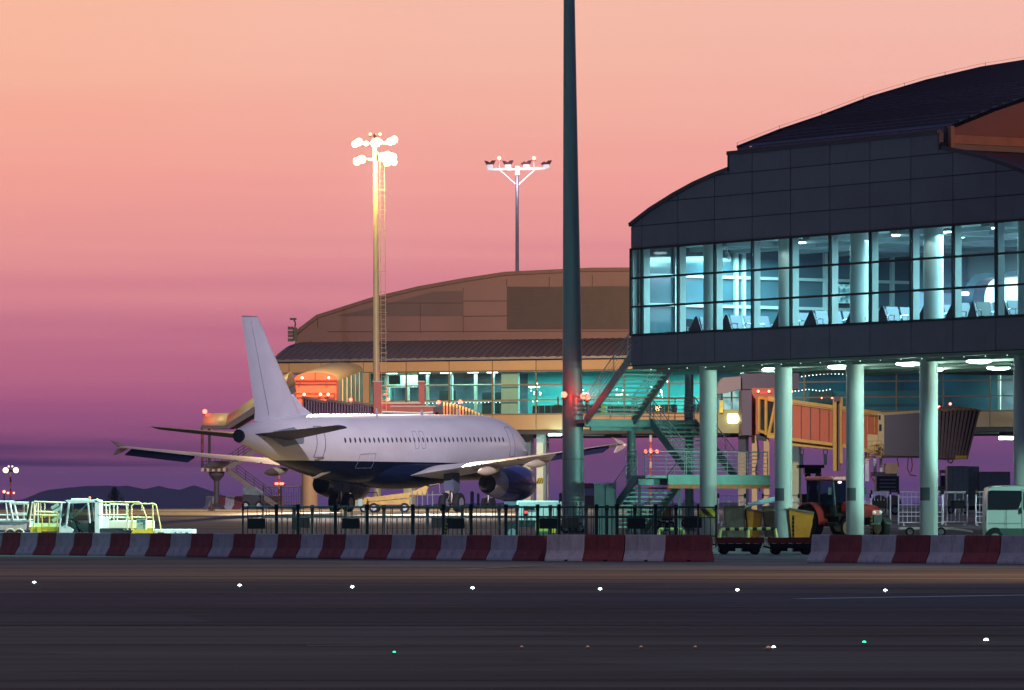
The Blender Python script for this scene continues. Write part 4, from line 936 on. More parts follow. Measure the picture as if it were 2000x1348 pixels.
# belly fairing
mb=MB()
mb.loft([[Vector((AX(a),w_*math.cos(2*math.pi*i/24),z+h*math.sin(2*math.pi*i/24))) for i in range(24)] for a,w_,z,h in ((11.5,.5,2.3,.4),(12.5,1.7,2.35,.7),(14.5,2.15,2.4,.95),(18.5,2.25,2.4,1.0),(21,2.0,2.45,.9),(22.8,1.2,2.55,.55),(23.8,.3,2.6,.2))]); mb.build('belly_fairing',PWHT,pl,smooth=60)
def foil(le,chord,y,z,th,inc=0,n=11,vert=False):
    up=[];lo=[]
    for i in range(n):
        x=(1-math.cos(math.pi*i/(n-1)))/2; t=5*th*(.2969*math.sqrt(x)-.126*x-.3516*x*x+.2843*x**3-.1015*x**4)
        up.append((x,t+.02*math.sin(math.pi*x))); lo.append((x,-t+.01*math.sin(math.pi*x)))
    pts=up+lo[-2:0:-1]
    r=[]
    for x,t in pts:
        if vert: r.append(Vector((AX(le+x*chord),t*chord,z)))
        else: r.append(Vector((AX(le+x*chord),y,z+t*chord-x*chord*inc)))
    return r
WD=1.25   # wing slid aft to sit where the photograph has it
ws=[(11.0+WD,7.6,.6,2.35,.12,.03),(11.9+WD,6.7,1.9,2.42,.12,.03),(14.3+WD,4.3,6.4,2.86,.10,.0),(17.0+WD,2.9,11.8,3.42,.085,-.02),(19.75+WD,1.45,17.0,4.05,.075,-.03)]
def wz(y): return 2.42+(4.05-2.42)*((y-1.9)/15.1)
def wle(y): return 11.9+WD+(19.75-11.9)*(y-1.9)/15.1
for sgn in (1,-1):
    sec=[foil(le,ch,y*sgn,z,th,inc) for le,ch,y,z,th,inc in ws]
    mb=MB().loft(sec); wing=mb.build('wing',WINGM,pl,smooth=50)
    # winglet fence
    y=17.05*sgn; mb=MB(); mb.prism([(AX(19.6+WD),y,4.05),(AX(21.0+WD),y,4.12),(AX(21.8+WD),y,4.52),(AX(21.5+WD),y,4.44),(AX(20.5+WD),y,4.30)],(0,.05*sgn,0)); mb.prism([(AX(19.6+WD),y,4.04),(AX(21.0+WD),y,4.0),(AX(21.5+WD),y,3.6),(AX(21.2+WD),y,3.6),(AX(20.3+WD),y,3.8)],(0,.05*sgn,0)); mb.build('wingtip_fence',mat('fence_cream',(.6,.5,.4),.4),wing)
    # aileron, drooped a little, and flap edge
    def te(y): 
        for (l0,c0,y0,z0,*_),(l1,c1,y1,z1,*_) in zip(ws,ws[1:]):
            if y<=y1: f=(y-y0)/(y1-y0); return (l0+c0)+(l1+c1-l0-c0)*f, z0+(z1-z0)*f
    mb=MB(); q=[]
    for y0 in (12.4,16.3):
        t_,z_=te(y0); q.append([Vector((AX(t_-.45),y0*sgn,z_+.02)),Vector((AX(t_+.42),y0*sgn,z_-.34)),Vector((AX(t_+.40),y0*sgn,z_-.38)),Vector((AX(t_-.5),y0*sgn,z_-.10))])
    mb.loft(q); mb.build('aileron',DKB,wing)
    for y0,l_ in ((7.3,1.0),(11.0,.9)):
        t_,z_=te(y0); mb=MB()
        mb.loft([[Vector((AX(t_+a),y0*sgn+.22*l_*r*math.cos(2*math.pi*i/12),z_-.42*l_+dz+.26*l_*r*math.sin(2*math.pi*i/12))) for i in range(12)] for a,r,dz in ((-2.0,.1,.15),(-1.5,.65,.05),(-.7,1,0),(0,1.05,-.02),(.6,.75,-.05),(1.1,.15,-.08))]); mb.build('flap_fairing',mat('fairing_cream',(.5,.42,.32),.4,0,.1,1),wing,smooth=60)
    for yy_ in (6.9,8.1,9.7,13,14.8): 
        t_,z_=te(yy_); MB().box(AX(t_-.05),AX(t_-.55),yy_*sgn-.015,yy_*sgn+.015,z_-.03,z_+.07).build('flap_joint',DARKM,wing)
    # engine
    ey=5.75*sgn; ea=10.55+WD; ez=1.72
    eng=MB().lathe([(0,.86),(.10,.96),(.35,1.04),(1.1,1.12),(2.3,1.10),(3.3,.96),(3.75,.86)],(AX(ea),ey,ez),(-1,0,0),36).build('engine_cowl',BLUE,pl,smooth=70)
    MB().lathe([(-.02,.84),(-.06,.88),(0,.95),(.14,.99),(.14,.94),(.05,.86)],(AX(ea),ey,ez),(-1,0,0),36).build('intake_lip',mat('lip_metal',(.6,.6,.62),.2,1,.05,1),eng,smooth=60)
    MB().lathe([(3.74,.87),(4.0,.82),(4.9,.62),(4.92,.58),(4.5,.55),(4.2,.5)],(AX(ea),ey,ez),(-1,0,0),36,False).build('exhaust_nozzle',NMET,eng,smooth=60)
    MB().lathe([(4.35,.56),(4.36,.02)],(AX(ea),ey,ez),(-1,0,0),24).build('exhaust_core',mat('exhaust_dark',(.01,.012,.02),.6),eng)
    mb=MB(); mb.loft([[Vector((AX(ea+a),ey-w_,z0)),Vector((AX(ea+a),ey+w_,z0)),Vector((AX(ea+a),ey+w_,z1)),Vector((AX(ea+a),ey-w_,z1))] for a,w_,z0,z1 in ((.8,.06,2.75,2.86),(2.2,.2,2.5,2.98),(3.8,.24,2.3,3.0),(5.6,.16,2.42,2.9),(6.9,.04,2.6,2.75))]); mb.build('pylon',mat('pylon_grey',(.35,.35,.38),.35,.1,.1,1),pl)
    # main gear
    gy=3.8*sgn; 
    g_=MB().tube((AX(17.7),gy,2.5),(AX(17.7),gy,.58),.13,n=12).tube((AX(17.7),gy,1.9),(AX(17.0),gy*.72,2.5),.06).tube((AX(17.72),gy-.5,.58),(AX(17.72),gy+.5,.58),.09)
    g_=g_.tube((AX(17.9),gy,1.3),(AX(18.15),gy,.8),.04).tube((AX(18.15),gy,.8),(AX(17.85),gy,.62),.04).build('gear_leg',NMET,pl)
    MB().prism([(AX(17.2),gy-.32,2.5),(AX(18.3),gy-.32,2.5),(AX(18.1),gy-.32,1.25),(AX(17.75),gy-.32,.95),(AX(17.4),gy-.32,1.25)],(0,.05,0)).build('gear_door',GREYB,g_)
    MB().box(AX(17.3),AX(18.1),gy-.34,gy+.34,1.3,2.45).build('leg_fairing',GREYB,g_)
    for dy in (-.46,.46):
        wh=MB().lathe([(-.2,.42),(-.19,.55),(-.1,.6),(.1,.6),(.19,.55),(.2,.42)],(AX(17.7),gy+dy,.59),(0,1,0),28).build('wheel',BLACK,pl,smooth=50)
        MB().lathe([(-.205,.10),(-.21,.30),(.21,.30),(.205,.10)],(AX(17.7),gy+dy,.59),(0,1,0),16).build('rim',mat('wheel_rim',(.35,.36,.38),.4,.5),wh)
    # tailplane
    sec=[foil(31.6+1.0,3.9,.5*sgn,4.42,.09,-.10),foil(32.0+1.0,3.5,1.1*sgn,4.50,.09,-.10),foil(34.7+1.0,1.35,6.15*sgn,5.12,.08,-.12)]
    MB().loft(sec).build('tailplane',mat('tailplane_blue',(.022,.024,.085),.55,0,.15,1.2,spec=.15),pl,smooth=50)
    MB().prism([(AX(30.9+1.2),1.36*sgn,4.78),(AX(32+1.2),1.28*sgn,5.2),(AX(34+1.2),1.0*sgn,4.95),(AX(34.8),.92*sgn,4.4),(AX(34),1.05*sgn,4.05),(AX(32.1),1.36*sgn,4.3)],(0,.03*sgn,0)).build('tailplane_seal_plate',mat('seal_plate_grey',(.28,.31,.36),.3,.3,.15,1),pl)
# nose gear
ng=MB().tube((AX(5),0,2.2),(AX(5),0,.4),.09,n=10).tube((AX(5),-.3,.4),(AX(5),.3,.4),.06).tube((AX(5),0,1.2),(AX(4.2),0,2.1),.04).build('gear_leg',NMET,pl)
for dy in (-.25,.25): MB().lathe([(-.11,.25),(-.1,.36),(.1,.36),(.11,.25)],(AX(5),dy,.38),(0,1,0),22).build('wheel',BLACK,ng)
# fin
fin=[foil(29.7,5.9,0,5.55,.09,vert=True),foil(30.3,5.2,0,6.2,.09,vert=True),foil(31.0,4.75,0,7.0,.09,vert=True),foil(34.95,2.05,0,11.45,.09,vert=True),foil(35.25,1.65,0,11.62,.05,vert=True)]
finm=mat('fin_white',(.60,.59,.66),.32,0,.10,.5,coat=.2)
fo=MB().loft(fin).build('fin',finm,pl,smooth=50)
mb=MB(); mb.prism([(AX(27.6),-.06,5.85),(AX(28.6),-.06,5.98),(AX(29.8),-.06,6.45),(AX(30.9),-.06,7.15),(AX(31.3),-.06,6.6),(AX(31.3),-.06,5.6),(AX(27.6),-.06,5.6)],(0,.12,0)); mb.build('fin_fillet',finm,fo)
mb=MB(); 
for sgn in (1,-1): mb.tube((AX(34.1),-.16*sgn,5.9),(AX(36.05),-.075*sgn,11.4),.014,n=4)
mb.build('rudder_hinge',mat('hinge_line',(.32,.32,.40),.6),fo)
MB().box(AX(35.2),AX(36.95),-.03,.03,11.6,11.66).build('fin_cap',mat('cap_metal',(.5,.5,.52),.3,.8),fo)
# cabin windows on the side we see
def onskin(a,z,pr=.012):
    for s0,s1 in zip(ST,ST[1:]):
        if s0[0]<=a<=s1[0]:
            f=(a-s0[0])/(s1[0]-s0[0]); zc,rw,rh=[s0[k]+(s1[k]-s0[k])*f for k in (1,2,3)]
            u=max(-1,min(1,(z-zc)/rh)); return Vector((AX(a),-(rw*math.sqrt(1-u*u)+pr),z))
WIN=mat('cabin_window',(.05,.05,.07),.15,0,.1,2,spec=.8); WINR=mat('window_rim',(.5,.5,.55),.3,.3)
zwin=4.42
for i in range(37):
    a=6.6+i*.585+.1
    if 17 <= i <= 18: pass
    mb=MB(); mb.add([onskin(a+.115*math.cos(t),zwin+.17*math.sin(t),.01) for t in [2*math.pi*k/12 for k in range(12)]],[tuple(range(12))]); mb.build('cabin_window',WIN,pl,smooth=0)
LINE=mat('door_outline',(.16,.17,.24),.5)
def outline(name,a0,a1,z0,z1,wd=.035,rr=.12,m=LINE):
    pts=[]; 
    for cx,cz,s in ((a1-rr,z1-rr,0),(a0+rr,z1-rr,90),(a0+rr,z0+rr,180),(a1-rr,z0+rr,270)):
        for k in range(4): an=R(s+k*30); pts.append((cx+rr*math.cos(an),cz+rr*math.sin(an)))
    # subdivide long sides
    q=[]
    for (x0,y0),(x1,y1) in zip(pts,pts[1:]+pts[:1]):
        n=max(1,int(math.hypot(x1-x0,y1-y0)/.2))
        for k in range(n): q.append((x0+(x1-x0)*k/n,y0+(y1-y0)*k/n))
    mb=MB().path([onskin(a,z,.004) for a,z in q],wd/2,4,close=True); return mb.build(name,m,pl)
outline('cabin_door',29.9,30.75,3.42,5.25,.07); MB().box(AX(30.85),AX(29.8),-1.50,-1.44,3.38,3.44).build('door_sill',LINE,pl)
outline('emergency_exit',17.55,18.1,3.9,4.95,.03); outline('emergency_exit',18.45,19.0,3.9,4.95,.03); outline('cabin_door',5.0,5.8,3.35,5.2,.05)
outline('cargo_door',24.1,26.0,2.75,3.6,.025); 
mb=MB(); mb.tube(onskin(24.0,3.62,.01),onskin(25.9,3.6,.03),.02,n=4); mb.build('cargo_door_rail',WINR,pl)
MB().prism([onskin(28.2,2.55,.0),onskin(28.7,2.5,.0),onskin(28.6,2.2,.02),onskin(28.4,2.15,.02)],(0,-.1,0)).build('drain_fairing',WINR,pl)
mb=MB(); mb.add([onskin(1.9,4.35,.01),onskin(3.0,4.45,.01),onskin(3.1,4.85,.01),onskin(2.4,4.75,.01)],[(0,1,2,3)]); mb.build('cockpit_window',WIN,pl)
for a,z,h in ((9,6.0,.35),(14,6.0,.3),(20,6.0,.35)): MB().prism([(AX(a),-.015,z-.05),(AX(a+.35),-.015,z-.05),(AX(a+.3),-.015,z+h),(AX(a+.15),-.015,z+h)],(0,.03,0)).build('antenna',PWHT if False else WINR,pl)
# small marks on the starboard engine cowl
mb=MB(); ey=-5.75; ea=10.55+WD
def oncowl(a,ang,r): return Vector((AX(ea+a),ey-r*math.cos(ang),1.72+r*math.sin(ang)))
for k,(da,h) in enumerate(((0,.16),(.12,.16),(.26,.16),(.40,.09))):
    mb.add([oncowl(1.0+da,-.25,1.135),oncowl(1.08+da,-.25,1.135),oncowl(1.08+da,-.25+h,1.135),oncowl(1.0+da,-.25+h,1.135)],[(0,1,2,3)])
mb.build('cowl_marking',WHITE,pl,smooth=0)
for a_,z_ in ((21.2+WD,4.06),): 
    MB().ell((AX(19.9+WD),-17.0,4.05),.06,.06,.06,8,6).build('navigation_lamp',RLAMP2,pl)
# ================================================================ masts
mast=thing('floodlight_mast','tall yellow lit floodlight mast with ladder and glowing lamp clusters left of centre','floodlight mast',W(735,1000,376))
D=376; MY=mat('mast_paint',(.62,.50,.24),.45,.1,.2,1,stretch=(1,1,.15))
b=W(737,1000,D);tp=W(733,300,D); MB().tube((b.x,D,gz(D)),tp,.30,.17,20).build('pole',MY,mast,smooth=60)
a_=W(736.5,812,D);c_=W(736,745,D); MB().tube(a_,c_,.315,.31,20,False).build('orange_band',mat('mast_orange',(.5,.13,.05),.5,0,.15,2),mast,smooth=60)
mb=MB(); x0=W(741,0,D).x; zb=W(0,810,D).z; zt=W(0,315,D).z
for dx in (.08,.42): mb.tube((x0+dx+.1,D-.1,zb),(x0+dx-.05,D-.1,zt),.022,n=5)
z=zb
while z<zt: f=(z-zb)/(zt-zb); mb.tube((x0+.18-.15*f,D-.1,z),(x0+.52-.15*f,D-.1,z),.014,n=4); z+=.35
mb.build('ladder',MY,mast)
mb=MB(); z=zb
while z<zt-1:
    f=(z-zb)/(zt-zb); x=x0+.35-.15*f; mb.path([(x-.22,D-.1,z),(x-.3,D-.6,z),(x,D-.8,z),(x+.3,D-.6,z),(x+.22,D-.1,z)],.018,4); z+=1.5
mb.build('ladder_cage',MY,mast)
mb=MB()
for y,xa,xb in ((312,694,768),(279,692,772)): a=W(xa,y,D);c=W(xb,y,D); mb.bar(a,c,.14,.16)
mb.bar(W(737,300,D)+Vector((0,-1.0,0)),W(737,300,D)+Vector((0,1.0,0)),.15,.15); mb.tube(W(732,300,D),W(732,262,D),.12,n=10); mb.box(W(726,0,D).x,W(741,0,D).x,D-.3,D+.3,W(0,286,D).z,W(0,270,D).z)
mb.build('crossarm',MY,mast)
FL=emit('floodlight_glow',(1,.74,.38),3.2)
def flood(par,px,py,D,r,m,face=-1,name='floodlight'):
    p=W(px,py,D); h=MB().lathe([(0,r*1.15),(.3,r*.8),(.42,r*.35)],p,(0,1,.1),16).build(name,DARKM,par); MB().lathe([(0,r*1.1),(-.12,r*1.0),(-.3,r*.55),(-.34,r*.05)],(p.x,p.y-.005,p.z),(0,1,.1),18).build('lamp_glass',m,h,smooth=70)
for x,y,r in ((693,281,.22),(701,277,.26),(715,280,.17),(741,277,.19),(762,276,.24),(770,272,.24),(697,316,.26),(707,312,.27),(746,305,.24),(756,303,.26),(767,308,.28),(757,317,.28),(770,318,.2)): flood(mast,x,y,D-.4,r,FL)
for x in (723,742): beacon(mast,x,262,D,.12,RLAMP2)
p=W(733,300,D)
lamp('SPOT',(p.x-1,D-1.5,p.z-.3),1.0e5,(1,.60,.22),.5,to=(-12,346,0),ang=72,blend=.6,name='mast_flood')
lamp('SPOT',(p.x,D-1.5,p.z-.3),2.6e5,(1,.86,.8),.5,to=(-8.5,313,6),ang=13,blend=.6,name='mast_flood')
lamp('SPOT',(p.x+1.5,D+1.5,p.z),1.0e5,(1,.58,.24),.6,to=(-4,436,-8),ang=88,blend=.7,name='mast_flood')
for dx in (-1.3,1.3): lamp('POINT',(p.x+dx,D-.9,p.z-.1),7000,(1,.75,.4),.3,name='mast_head_glow')
m2=thing('floodlight_mast','slim mast with four dark red capped floodlights on a white braced crossarm, lamps off','floodlight mast',W(1010,1000,520))
D=520; b=W(1010,1000,D); MB().tube((b.x,D,gz(D)),W(1010,340,D),.24,.16,14).build('pole',mat('mast_violet_grey',(.30,.30,.42),.35,.5,.1,2),m2,smooth=60)
mb=MB(); mb.bar(W(953,331,D),W(1066,329,D),.3,.26); mb.bar(W(977,333,D),W(1010,362,D),.12,.12); mb.bar(W(1043,333,D),W(1011,362,D),.12,.12); mb.box(W(1006,0,D).x,W(1015,0,D).x,D-.5,D+.3,W(0,342,D).z,W(0,325,D).z)
MWH=mat('lit_white_metal',(.8,.8,.8),.5); mb.build('crossarm',MWH,m2)
for x,ti in ((957,1),(992,.6),(1028,-.8),(1067,-1.6)):
    h=MB(); pxb(h,x-6,x+6,321,329,D-.2,.6); f=h.build('floodlight',MWH,m2)
    mb=MB(); mb.prism([W(x-11,313.5+(0 if ti>0 else 6),D-.3),W(x-4,315,D-.3),W(x-1,317.5,D-.3),W(x+4,313.5,D-.3),W(x+11,313,D-.3),W(x+7,321,D-.3),W(x-7,321.5,D-.3)],(0,.9,0)); mb.build('visor',mat('visor_dark_red',(.10,.012,.02),.5),f)
for x in (975,1043): 
    pxt(MB(),[(x,330),(x,312)],D,.06).build('beacon_stem',MWH,m2); beacon(m2,x,309,D,.20,RLAMP2)
lamp('AREA',W(1010,346,D-4),260,(1,.95,1),3,to=W(1010,325,D),name='mast_up_light',sy=.3)
lamp('POINT',W(1022,348,D-3),260,(1,.95,1),.2,name='mast_up_light')
tall=thing('tall_pole','very tall thick grey green pole rising out of the picture near the centre','pole',W(1120,1040,228))
D=228; b=W(1120.5,1042,D); tp=W(1109,-320,D); GP_=mat('pole_paint',(.24,.33,.33),.42,.2,.18,1.2,stretch=(3,3,.15))
MB().tube((b.x,D,gz(D)-.02),tp,.52,.17,28).build('shaft',GP_,tall,smooth=60)
mb=MB()
for y in (983,898): p=b.lerp(tp,(1042-y)/1362); q=b.lerp(tp,(1042-y+2)/1362); r_=.52-.35*(1042-y)/1362+.006; mb.tube(p,q,r_,n=28)
mb.build('joint_ring',mat('ring_dark',(.15,.2,.2),.5),tall)
mb=MB(); 
for x,y in ((1101,770),(1146,775),(1090,775)): mb.tube(W(x,y,D-.8),W(x,y+22,D-.8),.03)
mb.build('lamp_stem',DARKM,tall)
for x,y in ((1102,771),(1146,776),(1139,774)): beacon(tall,x,y,D-.85,.13,RLAMP)
lamp('POINT',W(1101,771,D-.9)+Vector((0,-.45,-.1)),60,(1,.03,.02),.12,name='red_pole_light')
# head of the tall pole, above the picture: its floodlights light the apron
zt=tp.z; mb=MB(); mb.bar((tp.x-2.5,D,zt-.3),(tp.x+2.5,D,zt-.3),.2,.2); mb.build('crossarm',GP_,tall)
for dx in (-2.2,-1.1,1.1,2.2): h=MB().box(tp.x+dx-.3,tp.x+dx+.3,D-.3,D+.3,zt-.2,zt+.2).build('floodlight',DARKM,tall)
lamp('SPOT',(tp.x-2.2,D+.8,zt-.6),4.2e5,(.93,.84,1.0),.45,to=(1,327,4),ang=33,blend=1.0,name='pole_flood')
lamp('SPOT',(22,188,17),1.4e5,(1,.97,.88),.5,to=(-16,203,-1),ang=40,blend=.5,name='unseen_apron_flood')  # unseen lamp with no mast, added to light the left vehicles
# apron flood beyond the right edge of the picture, on the pier side
lamp('SPOT',(48,203,4.6),2.5e4,(.48,1,.84),.6,to=(14,213,.6),ang=34,blend=.3,name='apron_flood')
lamp('SPOT',(62,188,9),1.6e4,(1,.42,.18),.5,to=(23,204,15.6),ang=24,blend=.5,name='gable_fill')  # added lamp out of view, only to warm the gable
lamp('SPOT',(40,118,14),5e4,(1,.62,.34),.5,to=(12,128,-1.6),ang=64,blend=.9,name='road_flood')
lamp('SPOT',(28,196,3.5),1.1e4,(.45,1,.86),.4,to=(5.5,223,1.8),ang=20,blend=.5,name='stair_fill')  # added lamp out of view, only to brighten the stairs
lamp('SPOT',(30,184,5),9e3,(.50,1,.84),.4,to=(20,197,-.3),ang=26,blend=.5,name='van_fill')  # extra unseen lamp, added for the near side of the van
lamp('SPOT',(34,226,6),1.6e4,(.75,.95,1),.4,to=(15,241,-.6),ang=40,blend=.6,name='fence_fill')  # added unseen lamp that lifts the pale fence panels
lamp('SPOT',(-12,193,27),5e4,(.40,1,.95),.5,to=(-12,193.5,-1.4),ang=84,blend=.8,name='unseen_apron_flood')  # added lamp hanging free, to spread teal over the ground
lamp('SPOT',(-9,206,26),1.4e5,(.40,1,.92),.5,to=(-9,206.5,-1.4),ang=66,blend=.7,name='unseen_apron_flood')  # second free-hanging lamp, added for the teal ground further back
# distant mast far left
D=700; dm=thing('floodlight_mast','small distant red and white mast with two glowing lamps at the far left','floodlight mast',W(20,992,D))
mb=MB(); ys=[992,978,966,954,942,932,922]
for i,(a,c) in enumerate(zip(ys,ys[1:])): mb.c=i%2; mb.tube(W(20.5,a,D),W(20.5,c,D),.13,n=8)
mb.build('pole',[RED,WHITE],dm)
mb=MB(); mb.bar(W(10,920,D),W(31,920,D),.2,.25); mb.build('crossarm',DARKM,dm)
for x in (11,31): flood(dm,x,918.5,D-.3,.34,emit('distant_flood_glow',(1,.74,.42),4))
for x in (15,15.5,27): beacon(dm,x if x!=15.5 else 16,963 if x!=27 else 963,D-.3,.13,RLAMP2)
for x in (17,24): beacon(dm,x,911,D,.12,RLAMP2)
mb=MB(); 
D=705; dm=thing('obstruction_light','small distant red lamp on a short stem left of the far mast','obstruction light',W(8,992,D)); pxt(MB(),[(8,990),(8,963)],D,.08).build('stem',DARKM,dm); beacon(dm,8,960.5,D,.2,RLAMP2)
for (px,py0,py1,D,lab) in ((1271,850,940,300,'red and white post with three red lamps seen behind the staircase'),(545,905,975,385,'slim red and white post with glowing red lamps left of the rotunda column')):
    t=thing('marker_post',lab,'marker post',W(px,990,D)); mb=MB(); n=7
    if px>1000: mb.c=0
    g=(YH-gz(D)*F/D)
    r_=.045 if px>1000 else .09
    ys=[g]+[py1-(py1-py0)*i/n for i in range(n+1)]
    for i,(a,c) in enumerate(zip(ys,ys[1:])): mb.c=i%2; mb.tube(W(px,a,D),W(px,c,D),r_*(1.9 if px>1000 else 1),n=8)
    mb.build('post',[mat('post_dull_red',(.22,.05,.03),.6),mat('post_dull_cream',(.35,.30,.2),.6)],t)
    yb=883 if px>1000 else 946; mb=MB(); pxt(mb,[(px-10,yb+1),(px+12,yb+1)],D-.2,.05).build('lamp_bar',DARKM,t)
    for dx in ((-10,0,12) if px>1000 else (-6,-3,3,7)): beacon(t,px+dx,yb-1,D-.2,.10,RLAMP)
    lamp('POINT',W(px,yb,D-1),18,(1,.1,.1),.1,name='post_red_light')
# ================================================================ right jet bridge (orange and yellow)
rj=thing('jet_bridge','orange panelled jet bridge with yellow frame and grey bellows behind the pier columns','jet bridge',W(1485,1000,330))
D=330; OR=mat('bridge_orange',(.48,.10,.018),.45,.1,.12,1,stain=.2); BY=mat('bridge_yellow',(.58,.34,.035),.45,0,.2,2); BRN=mat('bridge_brown',(.10,.07,.07),.5,.1,.15,1); GRYB=mat('bridge_grey',(.11,.105,.105),.5,.2,.12,.6)
mb=MB(); pxb(mb,1449,1468,762,850,D-1,4.5); pxb(mb,1449,1560,729,760,D+6,4); each(mb,'rotunda_wall',BRN,rj,smooth=0)
mb=MB(); pxb(mb,1468.5,1512,758,851,D+1.5,3.5); mb.build('rotunda',OR,rj)
mb=MB(); pxp(mb,[(1401,758),(1412,738),(1447,735),(1447,760),(1424,765),(1401,770)],D+5,4); mb.build('link_canopy',mat('link_brown',(.30,.21,.15),.5,.1,.1,1),rj)
mb=MB(); pxb(mb,1402,1447,758,762,D+7,3); pxb(mb,1402,1447,800,846,D+7,3); mb.build('link_walls',mat('link_olive',(.22,.20,.07),.5,.1,.2,2),rj)
MB().add([W(1410,802,D+8),W(1447,802,D+8),W(1447,762,D+8),W(1410,762,D+8)],[(0,1,2,3)]).build('link_glass',scrm('link_lit_glass',[(.10,.45,.45),(.55,.9,.85)],1.2,.7),rj)
mb=MB()
for x in (1410,1429,1447): pxt(mb,[(x,762),(x,802)],D+7.8,.06)
pxt(mb,[(1410,777),(1447,777)],D+7.8,.05); mb.build('link_frames',STEEL,rj)
mb=MB(); pxp(mb,[(1420.5,811),(1422,808),(1440,808),(1442,811),(1442,824),(1440,827),(1423,827),(1420.5,824)],D+6.8,.15); mb.build('lit_number_box',emit('lit_box_glow',(1,.95,.5),3.0),rj)
lamp('POINT',W(1431,818,D+5.5),60,(1,.9,.45),.2,name='box_light')
pxb(MB(),1405,1412,782,806,D+6.5,.3).build('side_post',YEL,rj)
def sec(x0,yt0,yb0,x1,yt1,yb1,D0,dep,name,m,**k):
    mb=MB(); pxp(mb,[(x0,yt0),(x1,yt1),(x1,yb1),(x0,yb0)],D0,dep); return mb.build(name,m,rj,**k)
sec(1482,778,838,1548,786,858,D+.2,2.6,'cabin_glazing',GLASSD,smooth=0)
mb=MB(); 
for a,c in (((1482,776),(1482,842)),((1496,778),(1496,850)),((1516,780),(1500,855)),((1482,777),(1548,785)),((1482,842),(1548,860)),((1514,781),(1514,856))): pxt(mb,[a,c],D,.11,6)
mb.build('cabin_frame',BY,rj)
sec(1546,784,858,1632,797,868,D,2.8,'tunnel',OR,smooth=0)
mb=MB(); 
for i in range(5): x=1547+i*18.0; pxt(mb,[(x,787+(x-1546)*.15),(x,857+(x-1546)*.12)],D-.02,.035,4)
mb.build('panel_joints',mat('joint_dark',(.12,.04,.02),.6),rj)
mb=MB(); 
for y0,y1,th in ((784,796,.22),(789,801,.06),(858,869,.2)): mb.bar(W(1500,y0-(6.5 if y0<800 else 5.5),D-.08),W(1634,y1,D-.08),.2,th)
mb.bar(W(1540,866,D+1),W(1625,874,D+1),1.2,.3); mb.build('tunnel_rails',BY,rj)
mb=MB(); pxb(mb,1627,1634,776,920,D-.5,.45); pxb(mb,1640,1646,776,905,D-.5,.45) ; mb.build('gantry_post',BY,rj)
mb=MB(); pxb(mb,1630,1642,775,920,D+.1,.5); pxb(mb,1629,1641,776,784,D-.6,.6); mb.build('gantry_core',mat('gantry_brown',(.16,.09,.07),.5),rj)
sec(1645,799,868,1716,812,886,D-1,2.6,'tunnel',OR,smooth=0)
mb=MB(); mb.bar(W(1645,797,D-1.1),W(1720,808,D-1.1),.2,.25); mb.bar(W(1645,803,D-1.1),W(1720,814,D-1.1),.15,.07); mb.bar(W(1645,870,D-1.1),W(1720,886,D-1.1),.2,.22); 
for x in (1694,1708): pxt(mb,[(x,808),(x,846)],D-1.1,.04,4)
mb.build('tunnel_rails',BY,rj)
mb=MB(); pxp(mb,[(1715,808),(1727,811),(1727,889),(1715,889)],D-1.6,3.4); pxp(mb,[(1694,848),(1716,850),(1716,890),(1694,876)],D-1.3,.3); mb.build('cab_frame',mat('cab_yellow',(.68,.55,.22),.45,0,.15,2),rj)
mb=MB(); pxb(mb,1716,1720,811,820,D-1.65,.03); pxb(mb,1717,1722,829,842,D-1.65,.03); mb.build('cab_vents',DARKM,rj)
mb=MB(); 
for y in (862,872,882,892): pxt(mb,[(1694,y),(1721,y-1)],D-2.4,.03,4)
for x in (1694,1703,1712,1721): pxt(mb,[(x,861),(x,894)],D-2.4,.03,4)
for i in range(9): a=W(1687+i*3,905-i*4.5,D-2.6); mb.box(a.x-.05,a.x+.22,D-3.2,D-2.3,a.z,a.z+.04)
mb.build('service_steps',BY,rj)
sec(1727,811,890,1833,804,892,D-1.5,3.2,'cab_body',GRYB,smooth=0)
mb=MB(); pxp(mb,[(1705,808),(1727,806),(1792,802),(1835,800),(1835,804),(1727,812),(1700,811)],D-1.4,3); mb.build('cab_roof',mat('cab_roof_yellow',(.50,.38,.14),.5,0,.15,2),rj)
mb=MB(); pxb(mb,1727,1800,890,894,D-1.3,3); mb.build('cab_underframe',BRN,rj)
# bellows, ribs swept outward
mb=MB(); mf=MB(); n=11
for i in range(n):
    f=i/(n-1); xt=1836+f*76; xb=1832+f*56; yt=797+f*6-4*math.sin(f*3); yb=895+f*2
    for dd in (0,):
        a=W(xt,yt,D-2);c=W(xb,yb,D-2); mb.bar(a,c,.16,.12); mb.bar(a,a+Vector((.25,3.4,.1)),.14,.14)
pts=[W(1834,800,D-1.8),W(1911,802,D-1.8),W(1886,896,D-1.8),W(1832,897,D-1.8)]
mf.prism(pts,(.2,3.2,0)); fb=mf.build('bellows_fabric',mat('bellows_grey',(.06,.055,.055),.8,0,.2,4,stretch=(3,1,.2)),rj); mb.build('bellows_ribs',mat('rib_brown_grey',(.17,.13,.11),.5,.2,.2,3),fb)
mb=MB()
for i in range(8): x=1838+i*9.5; mb.bar(W(x,800-2.5*math.sin(i/7*3),D-2.1),W(x+12,803-2.5*math.sin(i/7*3),D-2.1),.1,.12)
mb.build('bellows_slats',mat('slat_yellow_brown',(.38,.24,.08),.5,0,.2,3),fb)
mb=MB(); pxb(mb,1866,1889,890,896,D-2.3,1); mb.build('bumper',YEL,rj)
mb=MB(); pxt(mb,[(1844,880),(1850,892),(1852,902),(1858,905),(1862,898)],D-2.2,.05); pxt(mb,[(1835,897),(1850,898),(1870,896),(1880,893)],D-2,.04); mb.build('hose',mat('hose_brown',(.2,.12,.07),.7),rj)
